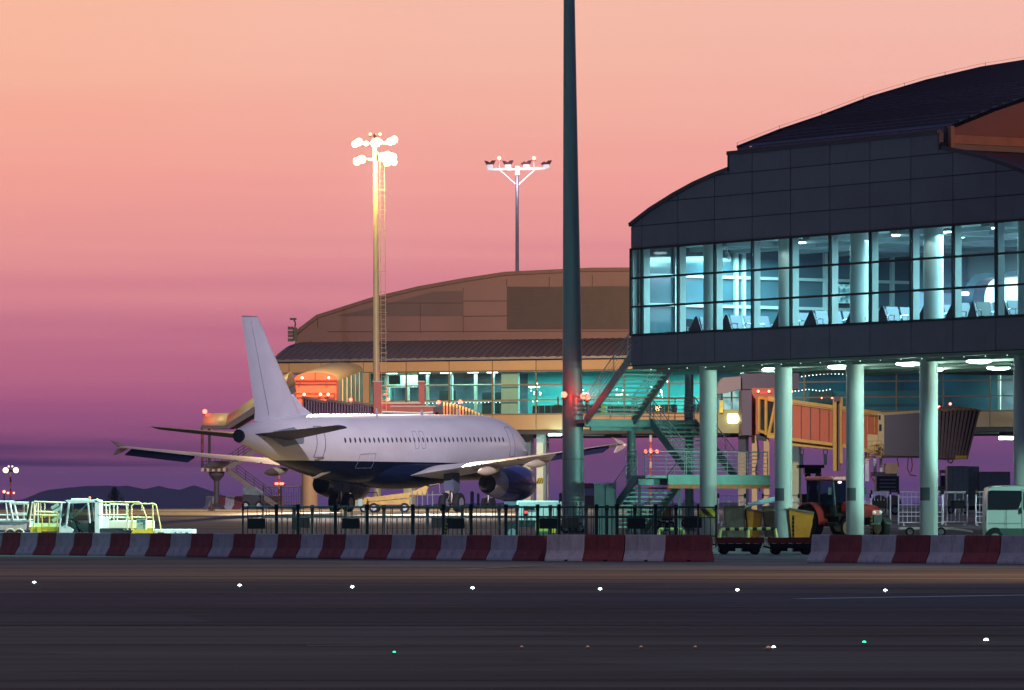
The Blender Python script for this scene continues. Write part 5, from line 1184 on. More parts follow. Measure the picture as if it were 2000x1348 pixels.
# wheel drive carriage under the cab
mb=MB(); pxb(mb,1706,1712,893,922,D,.5); pxb(mb,1718,1723,895,922,D,.5); pxb(mb,1690,1697,870,940,D+.5,.4); mb.build('lift_column',WHITE,rj)
mb=MB(); pxb(mb,1706,1752,922,930,D-.5,2.6); pxb(mb,1712,1750,930,950,D,1.6); mb.build('carriage',DARKM,rj)
for x in (1718,1744): MB().lathe([(-.25,.4),(-.2,.52),(.2,.52),(.25,.4)],W(x,964,D-.6)+Vector((0,0,gz(D)-W(0,964,D).z+.52)),(0,1,0),20).build('wheel',BLACK,rj)
mb=MB(); pxb(mb,1729,1754,905,925,D-.6,1.2); mb.build('power_box',mat('box_tan',(.34,.24,.13),.5,0,.15,2),rj)
mb=MB(); 
for q in ([(1774,893),(1772,915),(1778,928),(1790,930)],[(1780,893),(1782,910),(1779,922)],[(1700,930),(1715,950),(1735,955),(1748,952)],[(1752,893),(1755,912)]): pxt(mb,q,D-1,.04)
mb.build('cables',mat('cable_red_brown',(.25,.08,.05),.6),rj)
for x0,x1 in ((1470,1480),(1493,1504)): MB(); mb=MB(); a=W(x0,850,D);c=W(x1,850,D); mb.box(a.x,c.x,D+1,D+1.6,gz(D),a.z); mb.build('support_column',mat('support_tan',(.50,.33,.12),.5,0,.15,1),rj)
mb=MB(); pxt(mb,[(1478,850),(1482,890),(1476,920),(1484,960)],D+.9,.05); pxb(mb,1477,1496,848,860,D+.8,1.2); mb.build('cable_bundle',DARKM,rj)
for x,y,m in ((1481,764.5,ORANGE),(1502,764.5,0),(1546,764.5,0),(1605,777.5,0),(1625,777.5,0),(1834,795,0),(1856,789,0)): beacon(rj,x,y,D-.6,.085 if x<1560 or x>1800 else .05,RLAMP2)
mb=MB(); pxb(mb,1478,1508,765,769,D-.4,.3); mb.build('beacon_bar',RED,rj)
lamp('SPOT',W(1660,700,D-28),800,(1,.55,.20),.6,to=W(1640,850,D),ang=75,name='bridge_flood')
lamp('POINT',W(1490,766,D-1.2),30,(1,.25,.08),.2,name='bridge_beacon_light')
# ================================================================ vehicles and apron equipment
def wheel(par,c,r,wd,axis=(0,1,0),rimm=None,n=26,rr=.55,name='wheel'):
    c=Vector(c); h=wd/2
    w_=MB().lathe([(-h,r*.7),(-h*.95,r*.93),(-h*.6,r),(h*.6,r),(h*.95,r*.93),(h,r*.7)],c,axis,n).build(name,BLACK,par,smooth=50)
    MB().lathe([(-h*1.02,r*.12),(-h*1.04,r*rr),(-h*.6,r*rr),(h*.6,r*rr),(h*1.04,r*rr),(h*1.02,r*.12)],c,axis,18).build('rim',rimm or STEEL,w_); return w_
# tractor, built facing +x then turned toward the camera and right
tr=thing('tractor','red farm style tractor with dark glass cab standing among the pier columns','tractor',(13.75,217.5,gz(217.5)),R(-56),local=True)
TRD=mat('tractor_red',(.45,.045,.04),.28,.1,.12,2,coat=.6); TDK=mat('tractor_dark',(.025,.035,.035),.4,.2,.2,3)
mb=MB(); mb.box(-.2,2.75,-.28,.28,.62,.95); mb.box(-1.15,.9,-.5,.5,.7,1.05); mb.box(-.5,.8,-.75,.75,.55,.75); mb.build('chassis',TDK,tr,bevel=.03)
mb=MB(); mb.loft([[Vector((x,-w_,z0)),Vector((x,-w_,z1-.14)),Vector((x,-w_*.7,z1)),Vector((x,w_*.7,z1)),Vector((x,w_,z1-.14)),Vector((x,w_,z0))] for x,w_,z0,z1 in ((.85,.42,.95,1.62),(1.7,.40,.95,1.55),(2.5,.36,.92,1.42),(2.85,.26,.95,1.25))]); hd=mb.build('hood',TRD,tr,smooth=50)
MB().box(2.80,2.90,-.22,.22,.75,1.05).build('grille',DARKM,hd)
for y in (-.17,.17): MB().ell((2.86,y,1.16),.05,.09,.06,10,6).build('headlight',emit('tractor_lamp',(1,.95,.85),.12),hd)
for y in (-.3,.3): MB().box(1.0,2.3,y*1.36-.01,y*1.36+.01,1.05,1.2).build('side_vent',TDK,hd)
mb=MB(); mb.loft([[Vector((x,-w_,z)) for x in (-1.1,.85)]+[Vector((x,w_,z)) for x in (.85,-1.1)] for w_,z in ((.80,2.50),(.83,2.58),(.72,2.68))]); mb.build('roof',mat('roof_pink_red',(.55,.13,.14),.35,0,.1,2,coat=.4),tr,smooth=40,bevel=.04)
mb=MB()
for x,y,xb in ((-1.0,-.74,-.95),(-1.0,.74,-.95),(.75,-.72,.95),(.75,.72,.95),(-.15,-.76,-.15),(-.15,.76,-.15)): mb.bar((x,y,2.5),(xb,y,1.05),.07,.07)
mb.box(-1.05,.95,-.78,.78,.98,1.10); mb.build('cab_frame',TDK,tr)
CG=glassmat('cab_glass',(.35,.5,.52))
mb=MB(); mb.box(-.95,.8,-.735,-.725,1.1,2.5); mb.box(-.95,.8,.725,.735,1.1,2.5); mb.prism([(.82,-.7,2.48),(.82,.7,2.48),(.96,.7,1.12),(.96,-.7,1.12)],(.01,0,0)); mb.build('cab_glass',CG,tr,smooth=0)
mb=MB(); mb.box(-.6,-.1,-.25,.25,1.1,1.45); mb.box(-.65,-.5,-.25,.25,1.4,1.95); mb.build('driver_seat',SEATD,tr,bevel=.04)
MB().path([(.45+.17*math.cos(a)*.5,.19*math.sin(a),1.75+.17*math.cos(a)) for a in [k*math.pi/6 for k in range(13)]],.018,5).build('steering_wheel',DARKM,tr)
for y in (-.85,.85):
    wheel(tr,(-.62,y,.72),.72,.42,rimm=CREAM); wheel(tr,(2.05,y*.95,.50),.50,.34,rimm=CREAM)
    ar=[( -.62+.86*math.cos(R(a)),.72+.86*math.sin(R(a))) for a in range(-5,171,12)]; mb=MB()
    mb.loft([[Vector((x,y-.24,z)),Vector((x,y+.24,z)),Vector((x*.97-.02,y+.24,z*.97)),Vector((x*.97-.02,y-.24,z*.97))] for x,z in ar]); mb.build('fender',TRD,tr,smooth=40)
    ar=[(2.05+.58*math.cos(R(a)),.5+.58*math.sin(R(a))) for a in range(20,161,14)]; mb=MB()
    mb.loft([[Vector((x,y*.95-.18,z)),Vector((x,y*.95+.18,z)),Vector((x,y*.95+.18,z-.03)),Vector((x,y*.95-.18,z-.03))] for x,z in ar]); mb.build('front_fender',TDK,tr,smooth=40)
for y in (-.95,.95): MB().box(.75,.82,y-.09,y+.09,1.9,2.2).build('mirror',DARKM,tr)
MB().ell((.86,-.45,2.42),.05,.10,.05,10,6).build('work_lamp',emit('work_lamp',(1,1,.95),1.5),tr)
# yellow tipping bins
def skip(px0,px1,y0,D,m,label,slope):
    t=thing('waste_bin',label,'waste container',W((px0+px1)/2,1040,D)); a=W(px0,y0,D);b=W(px1,y0,D); g=gz(D)+.12
    mb=MB(); mb.loft([[Vector((a.x+.12,D+.1,g)),Vector((b.x-.12*slope,D+.1,g)),Vector((b.x-.12*slope,D+1.3,g)),Vector((a.x+.12,D+1.3,g))],[Vector((a.x,D,a.z)),Vector((b.x,D,a.z-.12*slope)),Vector((b.x,D+1.4,a.z-.12*slope)),Vector((a.x,D+1.4,a.z))]]); mb.build('body',m,t,smooth=0,bevel=.015)
    mb=MB(); mb.bar((a.x,D-.03,a.z),(b.x,D-.03,a.z-.12*slope),.08,.08); mb.build('rim',mat('bin_rim',(.16,.12,.10),.6),t)
    for x in (a.x+.25,b.x-.25): MB().lathe([(-.04,.06),(.04,.06)],(x,D+.2,gz(D)+.06),(0,1,0),12).build('castor',BLACK,t)
    return t
YO=mat('bin_orange_yellow',(.66,.22,.02),.5,0,.2,2); TN=mat('tan_tarp',(.33,.26,.19),.8,0,.4,2.5,bump=.3)
s1=skip(1415,1456,990,216,TN,'tan sheet covered bin, leftmost of the bins behind the pier columns',0)
s2=skip(1457,1490,994,215.8,YO,'orange yellow bin between two tan covered bins, left of the second column',1.2)
skip(1491,1530,990,216,TN,'tan covered bin half hidden by the second pier column',0)
skip(1540,1590,993,214.5,YO,'orange yellow bin with sloped top standing right of the second pier column',1.6)
t=thing('metal_pole_bundle','pale blue grey poles lying on top of the tan bins','poles',W(1480,985,216.6)); mb=MB()
for a,c in (((1452,990),(1518,975)),((1440,991),(1510,979)),((1460,985),(1514,972))): mb.tube(W(*a,216.5),W(*c,216.9),.05)
mb.build('poles',mat('pale_pole',(.40,.50,.62),.5,.2),t)
# yellow and black crash rail
t=thing('crash_rail','yellow and black striped pipe crash rail in front of the bins','guard rail',W(1460,1040,205)); mb=MB(); D=205; g=gz(D)
def cyl_stripe(mb,p,q,r,n,k0=0):
    p=Vector(p);q=Vector(q)
    for i in range(n): mb.c=(i+k0)%2; mb.tube(p.lerp(q,i/n),p.lerp(q,(i+1)/n),r,n=10)
a=W(1408,1034,D);c=W(1514,1032.5,D); cyl_stripe(mb,a,c,.065,12); mb.c=0; mb.tube(a,(a.x-.12,D,g),.065); mb.tube(c,(c.x+.1,D,g),.065); mb.tube((a.lerp(c,.5)),(a.lerp(c,.5).x,D,g),.065)
HYL=mat('crash_yellow',(.75,.72,.25),.45,0,.1,3); HBL=mat('crash_black',(.02,.025,.025),.5)
mb.build('rail',[HYL,HBL],t)
t=thing('crash_rail','yellow and black striped pipe crash rail seen through the dark barriers under the staircase','guard rail',W(1310,1040,207)); mb=MB(); D=207; g=gz(D)
a=W(1288,1034,D);c=W(1334,1034,D); cyl_stripe(mb,a,c,.065,5); mb.c=0; mb.tube(a,(a.x-.05,D,g),.065); mb.tube(c,(c.x+.05,D,g),.065); mb.build('rail',[HYL,HBL],t)
for px,y0,y1,D,lab in ((1549,1007,1062,196,'thin yellow and black striped upright pole by the second pier column'),(1702,1008,1045,203,'thin yellow and black striped upright pole right of the third pier column'),(868,1022,1060,186,'thin leaning striped pole behind the dark barriers below the airliner gear')):
    t=thing('striped_pole',lab,'marker pole',W(px,y1,D)); mb=MB(); a=W(px+(4 if px<1000 else 0),y0,D); c=Vector((W(px,y1,D).x,D,gz(D))); cyl_stripe(mb,a,c,.045,16); mb.build('pole',[HY2,HBL],t); MB().lathe([(0,.14),(.04,.14)],(c.x,c.y,c.z),(0,0,1),12).build('base',BLACK,t)
# baggage dollies in the barrier gap
def dolly(px0,px1,D,label):
    t=thing('baggage_dolly',label,'trailer',W((px0+px1)/2,1075,D),group='low red edged dollies'); a=W(px0,1042,D);b=W(px1,1042,D); g=gz(D)
    mb=MB(); mb.box(a.x,b.x,D,D+1.5,g+.42,g+.50); mb.build('deck',DARKM,t)
    MB().box(a.x,b.x,D-.05,D,g+.40,g+.60).build('edge_rail',mat('dolly_red',(.30,.06,.04),.5,0,.3,3),t)
    mb=MB()
    for k in range(6): x=a.x+.1+(b.x-a.x-.2)*k/5; mb.box(x-.03,x+.03,D+.02,D+1.4,g+.30,g+.42)
    mb.box(a.x+.1,b.x-.1,D+.3,D+.4,g+.25,g+.34); mb.tube((b.x,D+.5,g+.3),(b.x+.35,D+.5,g+.2),.03); mb.box(a.x+.15,a.x+.7,D+.2,D+1.2,g+.12,g+.38); mb.box(b.x-.75,b.x-.15,D+.2,D+1.2,g+.10,g+.38); mb.box(a.x+.1,b.x-.1,D-.02,D+.06,g+.22,g+.38); mb.build('frame',DARKM,t)
    for x in (a.x+.3,b.x-.3):
        for y in (D+.1,D+1.3): wheel(t,(x,y,g+.17),.17,.10,rimm=DARKM)
dolly(1398,1492,180,'low dark dolly with red edge in the barrier gap, the left of two'); dolly(1500,1592,180,'low dark dolly with red edge in the barrier gap, the right of two')
# van
D=197; vn=thing('van','white passenger van with dark windows cut off by the right edge of the picture','van',W(1985,1055,D)); g=gz(D)+.02
def vp(px,py): return (W(px,0,D).x,(YH-py)*D/F)
VW=mat('van_white',(.60,.66,.62),.3,0,.06,1.5,coat=.5)
out=[(1928,1047),(1926,1030),(1926.5,1000),(1928,965),(1931,953),(1940,949.5),(1985,947.5),(2015,948),(2040,955),(2062,985),(2085,992),(2093,1005),(2095,1047)]
pts=[vp(*q) for q in out]; w_=1.85
mb=MB(); 
def inset(pts,k):
    cx=sum(p[0] for p in pts)/len(pts);cz=min(p[1] for p in pts)
    return [(p[0]+(cx-p[0])*k*.3,p[1]-(p[1]-cz)*k*.25) for p in pts]
rings=[]
for y,k in ((D+.10,.12),(D+.02,.04),(D,0.0),(D+w_,0),(D+w_+.02-.04,.04),(D+w_+.0,.12)): 
    pass
rings=[[Vector((x,D+.06,z)) for x,z in inset(pts,.10)],[Vector((x,D,z)) for x,z in inset(pts,.03)],[Vector((x,D+.05,z)) for x,z in pts],[Vector((x,D+w_-.05,z)) for x,z in pts],[Vector((x,D+w_,z)) for x,z in inset(pts,.03)],[Vector((x,D+w_-.06,z)) for x,z in inset(pts,.10)]]
mb.loft(rings); body=mb.build('body',VW,vn,smooth=35)
mb=MB(); pxp(mb,[(1930,995),(1930.5,960),(1934,958),(1994,958.5),(1996,961),(1996,975),(1989,995)],D-.012,.02); mb.build('side_window',GLASSD,vn,smooth=0)
mb=MB(); pxp(mb,[(2001,995),(2001,960),(2030,960),(2045,990),(2045,995)],D-.012,.02); mb.build('side_window',GLASSD,vn,smooth=0)
mb=MB(); pxt(mb,[(1966,996),(1966,1040)],D-.004,.008,4); pxt(mb,[(1929,1022),(1995,1022)],D-.004,.008,4); pxt(mb,[(1998,955),(1998,1045)],D-.004,.010,4); mb.build('door_seams',DARKM,vn)
pxb(MB(),1993,1996,991,1003,D-.04,.04).build('door_handle',DARKM,vn)
mb=MB(); pxb(mb,1953,2070,1032,1047,D-.01,.03); mb.build('sill_panel',mat('van_grey_plastic',(.06,.10,.09),.6),vn)
for px in (1944,2068):
    c=W(px,0,D); wheel(vn,(c.x,D+.12,g+.32),.33,.22,rr=.62); wheel(vn,(c.x,D+w_-.15,g+.32),.33,.22)
    mb=MB(); mb.lathe([(-.012,.40),(.2,.40)],(c.x,D+.005,g+.34),(0,1,0),24); mb.build('wheel_arch',BLACK,vn)
    wheel(vn,(c.x,D-.0,g+.32),.32,.06,rr=.62,name='wheel_face')
pxb(MB(),1925.2,1928,1008,1018,D+.1,.2).build('tail_light',RED,vn)
# flat trailer with wheels under the white grid panels
t=thing('flat_trailer','low white flat trailer with small chrome wheels behind the fourth pier column','trailer',W(1800,1040,222)); D=222; g=gz(D); a=W(1759,0,D);b=W(1862,0,D)
MB().box(a.x,b.x,D,D+1.4,g+.30,g+.40).build('deck',WHITE,t)
mb=MB(); mb.bar((b.x,D+.5,g+.35),(b.x+.9,D+.5,g+.2),.08,.08); mb.build('drawbar',WHITE,t)
for px in (1777,1838): wheel(t,(W(px,0,D).x,D-.02,g+.20),.20,.14,rr=.6,rimm=CHR)
mb=MB(); n=14
t=thing('striped_kerb','low white and black dashed kerb strip between the flat trailer and the van','kerb',(W(1895,0,221).x,221,gz(221)))
for i in range(n): mb.c=i%2; a=W(1870+i*4,0,221);b=W(1874+i*4,0,221); mb.box(a.x,b.x,221,221.25,gz(221),gz(221)+.09)
mb.build('strip',[CREAM,HBL],t)
t=thing('striped_kerb','low yellow white kerb strip between tractor and the flat trailer','kerb',(W(1745,0,221).x,221,gz(221))); mb=MB()
for i in range(6): mb.c=i%2; a=W(1733+i*4.5,0,221);b=W(1737.5+i*4.5,0,221); mb.box(a.x,b.x,221,221.25,gz(221),gz(221)+.09)
mb.build('strip',[CREAM,YBR],t)
# far containers
for x0,x1,y0,lab,m in ((1851,1891,911,'grey metal cargo container, taller of the two right of the jet bridge',mat('container_grey_green',(.30,.38,.34),.45,.2,.2,3)),(1914,1972,922,'long low dark cargo container beside the taller grey one',mat('container_dark',(.22,.26,.25),.5,.2,.2,3))):
    D=300; t=thing('cargo_container',lab,'container',W((x0+x1)/2,975,D)); g=gz(D)
    mb=MB(); a=W(x0,y0,D);b=W(x1,y0,D); mb.box(a.x,b.x,D,D+2,g+.45,a.z); mb.build('body',m,t,bevel=.02)
    mb=MB(); 
    for k in range(5): x=a.x+(b.x-a.x)*k/4; mb.box(x-.03,x+.03,D-.03,D,g+.45,a.z)
    mb.box(a.x,b.x,D-.03,D,a.z-.06,a.z+.02); mb.build('edge_profiles',STEEL,t)
    for k in (.15,.85): wheel(t,(a.x+(b.x-a.x)*k,D+.2,g+.22),.22,.12)
    MB().box(a.x,b.x,D,D+1.9,g+.34,g+.44).build('dolly_deck',DARKM,t)
D=301; t=thing('cargo_container','silver edged container end standing between the tall and the long cargo container','container',W(1902,975,D)); a=W(1892,911,D);b=W(1912,911,D); g=gz(D)
MB().prism([(a.x,D,g+.45),(a.x,D,a.z),(b.x,D,a.z),(b.x+.1,D,g+.45)],(0,1.6,0)).build('body',mat('container_silver',(.25,.32,.31),.35,.6,.3,5),t); MB().box(a.x,b.x,D,D+1.5,g+.2,g+.44).build('dolly_deck',DARKM,t)
D=302; t=thing('parcel_cart','small blue and white equipment cart left of the tall grey container','cart',W(1842,975,D)); pxb(MB(),1837,1850,929,950,D,1).build('body',mat('cart_blue',(.05,.05,.20),.5),t); pxb(MB(),1836,1850,918,924,D-.05,1.1).build('canopy',STEEL,t)
mb=MB(); 
for x in (1837,1849): pxt(mb,[(x,922),(x,972)],D,.04)
pxb(mb,1832,1850,950,958,D,1.0); mb.build('frame',STEEL,t)
# loader with white uprights
D=270; t=thing('cargo_lift','dark lifting platform with two white uprights above the tractor roof','cargo lift',W(1590,960,D))
mb=MB(); pxb(mb,1560,1610,908,914,D,2); pxb(mb,1572,1604,914,925,D+.3,1.4); mb.bar(W(1576,925,D),W(1600,980,D),.2,.3); mb.bar(W(1600,925,D),W(1576,980,D),.2,.3); pxb(mb,1566,1612,965,982,D,2); mb.build('platform',DARKM,t)
for x in (1565.5,1612): mb=MB(); pxb(mb,x-3.5,x+3.5,887,908,D,.4); mb.build('upright',WHITE,t); mb=MB(); pxt(mb,[(x-3.5,887),(x-3.5,878),(x+4,878),(x+4,887)],D,.03); mb.build('hoop',WHITE,t)
for x in (1574,1604): wheel(t,(W(x,0,D).x,D,gz(D)+.35),.35,.2)
# blue fence hoarding far
D=290; t=thing('service_cart','low dark service cart with hoses under the jet bridge cab','cart',W(1735,970,D)); pxb(MB(),1712,1756,930,962,D,1.6).build('body',mat('cart_dark_blue',(.05,.055,.08),.5,0,.4,5),t)
mb=MB(); 
for y in (936,943,950,957): pxb(mb,1718,1750,y,y+2.5,D-.03,.03)
mb.build('louvres',STEEL,t)
for x in (1720,1748): wheel(t,(W(x,0,D).x,D-.02,gz(D)+.3),.3,.2)
# ---------------------------------------------------------------- left: platform vehicles
D=200; g=gz(D)
def lx(px): return W(px,0,D).x
def lz(py): return (YH-py)*D/F
lv=thing('cargo_loader','white and pale yellow airport loader with glazed cab and railed platforms at the left','loader vehicle',(lx(190),D,g))
CABW=mat('cab_white',(.62,.68,.64),.4,0,.08,2)
def P2(mb,a,c,r=.028,dd=0): return mb.tube((lx(a[0]),D+dd,lz(a[1])),(lx(c[0]),D+dd,lz(c[1])),r,n=7)
cab=MB()
cab.box(lx(126),lx(194),D+1.7,D+1.78,lz(1062),lz(1020)); cab.box(lx(185),lx(194),D,D+1.75,lz(1060),lz(977)); 
cab.prism([(lx(127),D,lz(977)),(lx(191),D,lz(976)),(lx(191),D,lz(981)),(lx(133),D,lz(984))],(0,1.78,0))
for dd in (0,1.72): cab.bar((lx(135),D+dd+.03,lz(981)),(lx(129),D+dd+.03,lz(1030)),.07,.10); cab.bar((lx(172),D+dd+.03,lz(982)),(lx(176),D+dd+.03,lz(1022)),.06,.10)
cab.prism([(lx(129),D,lz(1026)),(lx(145),D,lz(1035)),(lx(137),D,lz(1046)),(lx(127),D,lz(1052)),(lx(116),D,lz(1052)),(lx(117),D,lz(1030))],(0,.06,0))
cab.bar((lx(120),D+.05,lz(982)),(lx(116),D+.05,lz(1046)),.06,.1); cab.box(lx(116),lx(129),D+.06,D+1.75,lz(1056),lz(1030)); cab.box(lx(129),lx(186),D+.05,D+1.7,lz(1060),lz(1046))
cabo=cab.build('cab',CABW,lv,bevel=.01)
mb=MB(); mb.prism([(lx(121),D+.02,lz(983)),(lx(130),D+.02,lz(983)),(lx(125),D+.02,lz(1026)),(lx(117.5),D+.02,lz(1026))],(0,1.7,0)); mb.build('windscreen',glassmat('loader_glass',(.45,.6,.68)),cabo,smooth=0)
mb=MB(); pxp(mb,[(136,983),(170,982),(171,1012),(169,1014),(137,1017),(133,1010)],D+1.72,.01); mb.build('rear_glass',glassmat('loader_glass2',(.55,.72,.7)),cabo,smooth=0)
mb=MB(); 
for a,c in (((136,983),(170,982)),((170,982),(171,1014)),((171,1014),(137,1017))): P2(mb,a,c,.02,1.70)
mb.build('glass_frame',DARKM,cabo)
mb=MB(); mb.box(lx(137),lx(171),D+.4,D+1.4,lz(977),lz(973.5)); mb.build('roof_hatch',WHITE,cabo,bevel=.02)
MB().lathe([(0,.045),(.12,.045),(.14,.02)],(lx(173.5),D+.4,lz(977)),(0,0,1),10).build('amber_beacon',ORANGE,cabo)
MB().lathe([(0,.05),(.07,.04)],(lx(188),D+.4,lz(977)),(0,0,1),10).build('amber_beacon',CREAM,cabo)
mb=MB(); mb.box(lx(171),lx(184),D+.5,D+1.1,lz(1043),lz(1019)); mb.box(lx(156),lx(180),D+.5,D+1.1,lz(1048),lz(1041)); mb.build('driver_seat',SEATD,cabo,bevel=.04)
mb=MB(); c0=Vector((lx(143),D+.8,lz(1018))); mb.path([c0+Vector((.2*math.cos(a),.15*math.sin(a)*1.3,-.10*math.cos(a))) for a in [k*math.pi/6 for k in range(13)]],.018,5); mb.tube(c0,(lx(152),D+.8,lz(1040)),.03); mb.tube((lx(146),D+.8,lz(1030)),(lx(158),D+.8,lz(1040)),.02); mb.build('steering_wheel',DARKM,cabo)
MB().box(lx(137),lx(142),D-.12,D-.05,lz(1002),lz(991)).build('mirror',DARKM,cabo)
# chassis and decks
mb=MB(); mb.box(lx(-30),lx(59),D+.1,D+1.9,lz(1036),lz(1015)); mb.box(lx(-30),lx(59),D,D+1.95,lz(1019),lz(1014)); mb.build('front_body',WHITE,lv,bevel=.02)
mb=MB(); mb.box(lx(60),lx(116),D+.3,D+1.8,lz(1058),lz(1040)); mb.build('lower_body',mat('body_grey_white',(.38,.42,.40),.5),lv)
mb=MB(); mb.box(lx(59),lx(80),D+.05,D+1.9,lz(1046),lz(1029)); mb.box(lx(80),lx(116),D+.1,D+1.9,lz(1038),lz(1030)); mb.box(lx(72),lx(80),D,D+.1,lz(1046),lz(1030)); mb.build('yellow_deck',YBR,lv)
mb=MB(); mb.box(lx(58),lx(118),D+1.0,D+1.9,lz(1029),lz(1022)); mb.build('side_deck',WHITE,lv)
mb=MB(); mb.box(lx(194),lx(380),D+.02,D+1.9,lz(1056),lz(1045.5)); mb.box(lx(300),lx(378),D+.1,D+1.8,lz(1047),lz(1034)); mb.build('rear_body',WHITE,lv,bevel=.02)
mb=MB(); mb.box(lx(308),lx(320),D+.08,D+.1,lz(1046),lz(1040)); mb.box(lx(342),lx(344),D+.08,D+.1,lz(1042),lz(1039)); mb.box(lx(362),lx(367),D+.08,D+.1,lz(1046),lz(1040)); mb.box(lx(353),lx(354),D+.08,D+.1,lz(1042),lz(1039)); mb.build('body_marks',DARKM,lv)
mb=MB(); mb.box(lx(194),lx(257),D+.05,D+1.85,lz(1045),lz(1036)); mb.box(lx(194),lx(240),D+.1,D+1.8,lz(1036),lz(1032)); mb.build('conveyor_bed',mat('conveyor_dark',(.03,.035,.04),.6,0,.3,3),lv)
mb=MB(); mb.box(lx(257),lx(299),D,D+1.6,lz(1044),lz(1035)); mb.build('yellow_step',YBR,lv)
mb=MB(); mb.box(lx(205),lx(296),D+1.5,D+1.8,lz(1033),lz(1017)); mb.build('rear_housing',mat('housing_cream',(.65,.62,.50),.45,0,.1,2),lv,bevel=.03)
cbx=MB(); cbx.box(lx(266),lx(284),D+.1,D+.6,lz(1036),lz(1015)); cb=cbx.build('control_box',TEALP,lv,bevel=.01); MB().box(lx(266),lx(284),D+.08,D+.62,lz(1016.5),lz(1014)).build('lid',PALEF,cb)
mb=MB(); mb.ell((lx(275),D+.08,lz(1024)),.022,.01,.022,8,5); mb.ell((lx(279.5),D+.08,lz(1024)),.022,.01,.022,8,5); mb.ell((lx(268.5),D+.3,lz(1010)),.06,.06,.06,8,6); mb.build('buttons',DARKM,cb)
# front railings (white) and platform railings (yellow)
mb=MB()
for dd in (0,1.9):
    mb=MB(); P2(mb,(-30,980),(18,980),.04,dd);P2(mb,(18,980),(26,1016),.04,dd);P2(mb,(11,982),(15,1015),.03,dd);P2(mb,(-30,1006),(58,1006),.025,dd);P2(mb,(18,981.5),(58,982),.035,dd);
    P2(mb,(25,1003),(48,1003),.02,dd)
    mb.build('white_railing',WHITE,lv)
mb=MB()
for dd in (.1,1.85):
    mb=MB(); P2(mb,(66,980),(120,982),.03,dd);P2(mb,(66,980),(66,1030),.03,dd);P2(mb,(46,983),(46,1015),.035,dd);P2(mb,(22,984),(48,984),.03,dd);P2(mb,(58,1006),(118,1006),.028,dd);P2(mb,(62,983),(56,1030),.03,dd);P2(mb,(70,999),(104,1001),.024,dd);P2(mb,(79,982),(79,1012),.018,dd)
    mb.build('cream_railing',CREAM,lv)
YR=mat('rail_mustard',(.52,.46,.06),.45)
mb=MB()
for dd in (.02,):
    for x in (82,96,112): P2(mb,(x,1008),(x,1030),.03,dd)
    P2(mb,(82,1008),(112,1008),.03,dd);P2(mb,(112,1001),(112,1030),.025,dd)
mb.build('step_railing',YR,lv)
mb=MB(); P2(mb,(60,980),(54,1015),.05,-.02); mb.build('black_strut',DARKM,lv)
mb=MB(); mb.bar((lx(98),D+.5,lz(993)),(lx(112),D+.5,lz(985)),.05,.12); mb.bar((lx(99),D+.9,lz(1001)),(lx(118),D+.9,lz(990)),.05,.12); mb.bar((lx(100),D+.5,lz(1018)),(lx(120),D+.5,lz(1005)),.06,.14); mb.bar((lx(134),D+1.3,lz(1015)),(lx(165),D+1.3,lz(984)),.07,.05); each(mb,'lift_arm',WHITE,lv)
mb=MB()
for dd in (0,):
    for pts in ([(194,981),(244,981),(249,985),(249,1035)],[(222,981),(272,981),(277,985),(277,998)],[(194,1006),(249,1006)],[(257,1035),(257,988),(261,984.5),(300,984),(305,987),(315,1038)],[(257,1010.5),(300,1011)],[(298,985),(299,1036)],[(277,985),(287,1014)],[(252,1015),(256,1008),(259,1015),(259,1035)]):
        for a,c in zip(pts,pts[1:]): P2(mb,a,c,.028,dd)
mb.build('yellow_hoops',mat('rail_pale_yellow',(.78,.64,.28),.45,0,.1,2),lv)
mb=MB()
for pts in ([(196,987),(208,987),(208,1015)],[(208,985),(246,986)],[(216,987),(216,1020)],[(223,987),(223,1020)],[(241,987),(241,1020)],[(194,1011),(246,1011)],[(196,1008),(196,1034)],[(200,983),(204,1030)],[(214,1018),(244,1018)],[(208,1018),(214,1032)]):
    for a,c in zip(pts,pts[1:]): P2(mb,a,c,.03,1.6)
mb.build('rear_frame',mat('frame_cream',(.66,.64,.52),.45,0,.1,2),lv)
mb=MB(); mb.box(lx(194),lx(206),D+1.4,D+1.8,lz(1032),lz(1011)); mb.build('white_cabinet',WHITE,lv)
for x in (20,37): wheel(lv,(lx(x),D+.05,lz(1044)),.19,.25,rimm=CREAM,rr=.5); 
mb=MB()
for x in (20,37): mb.path([(lx(x)+.21*math.cos(R(a)),D-.02,lz(1044)+.21*math.sin(R(a))) for a in range(0,181,20)],.035,6)
mb.build('wheel_arch',CREAM,lv)
for x in (110,330,360,215): wheel(lv,(lx(x),D+.2,g+.22),.22,.2)
mb=MB(); mb.box(lx(47),lx(59),D-.02,D+.1,lz(1044),lz(1038)); mb.build('tail_lamps',DARKM,lv)
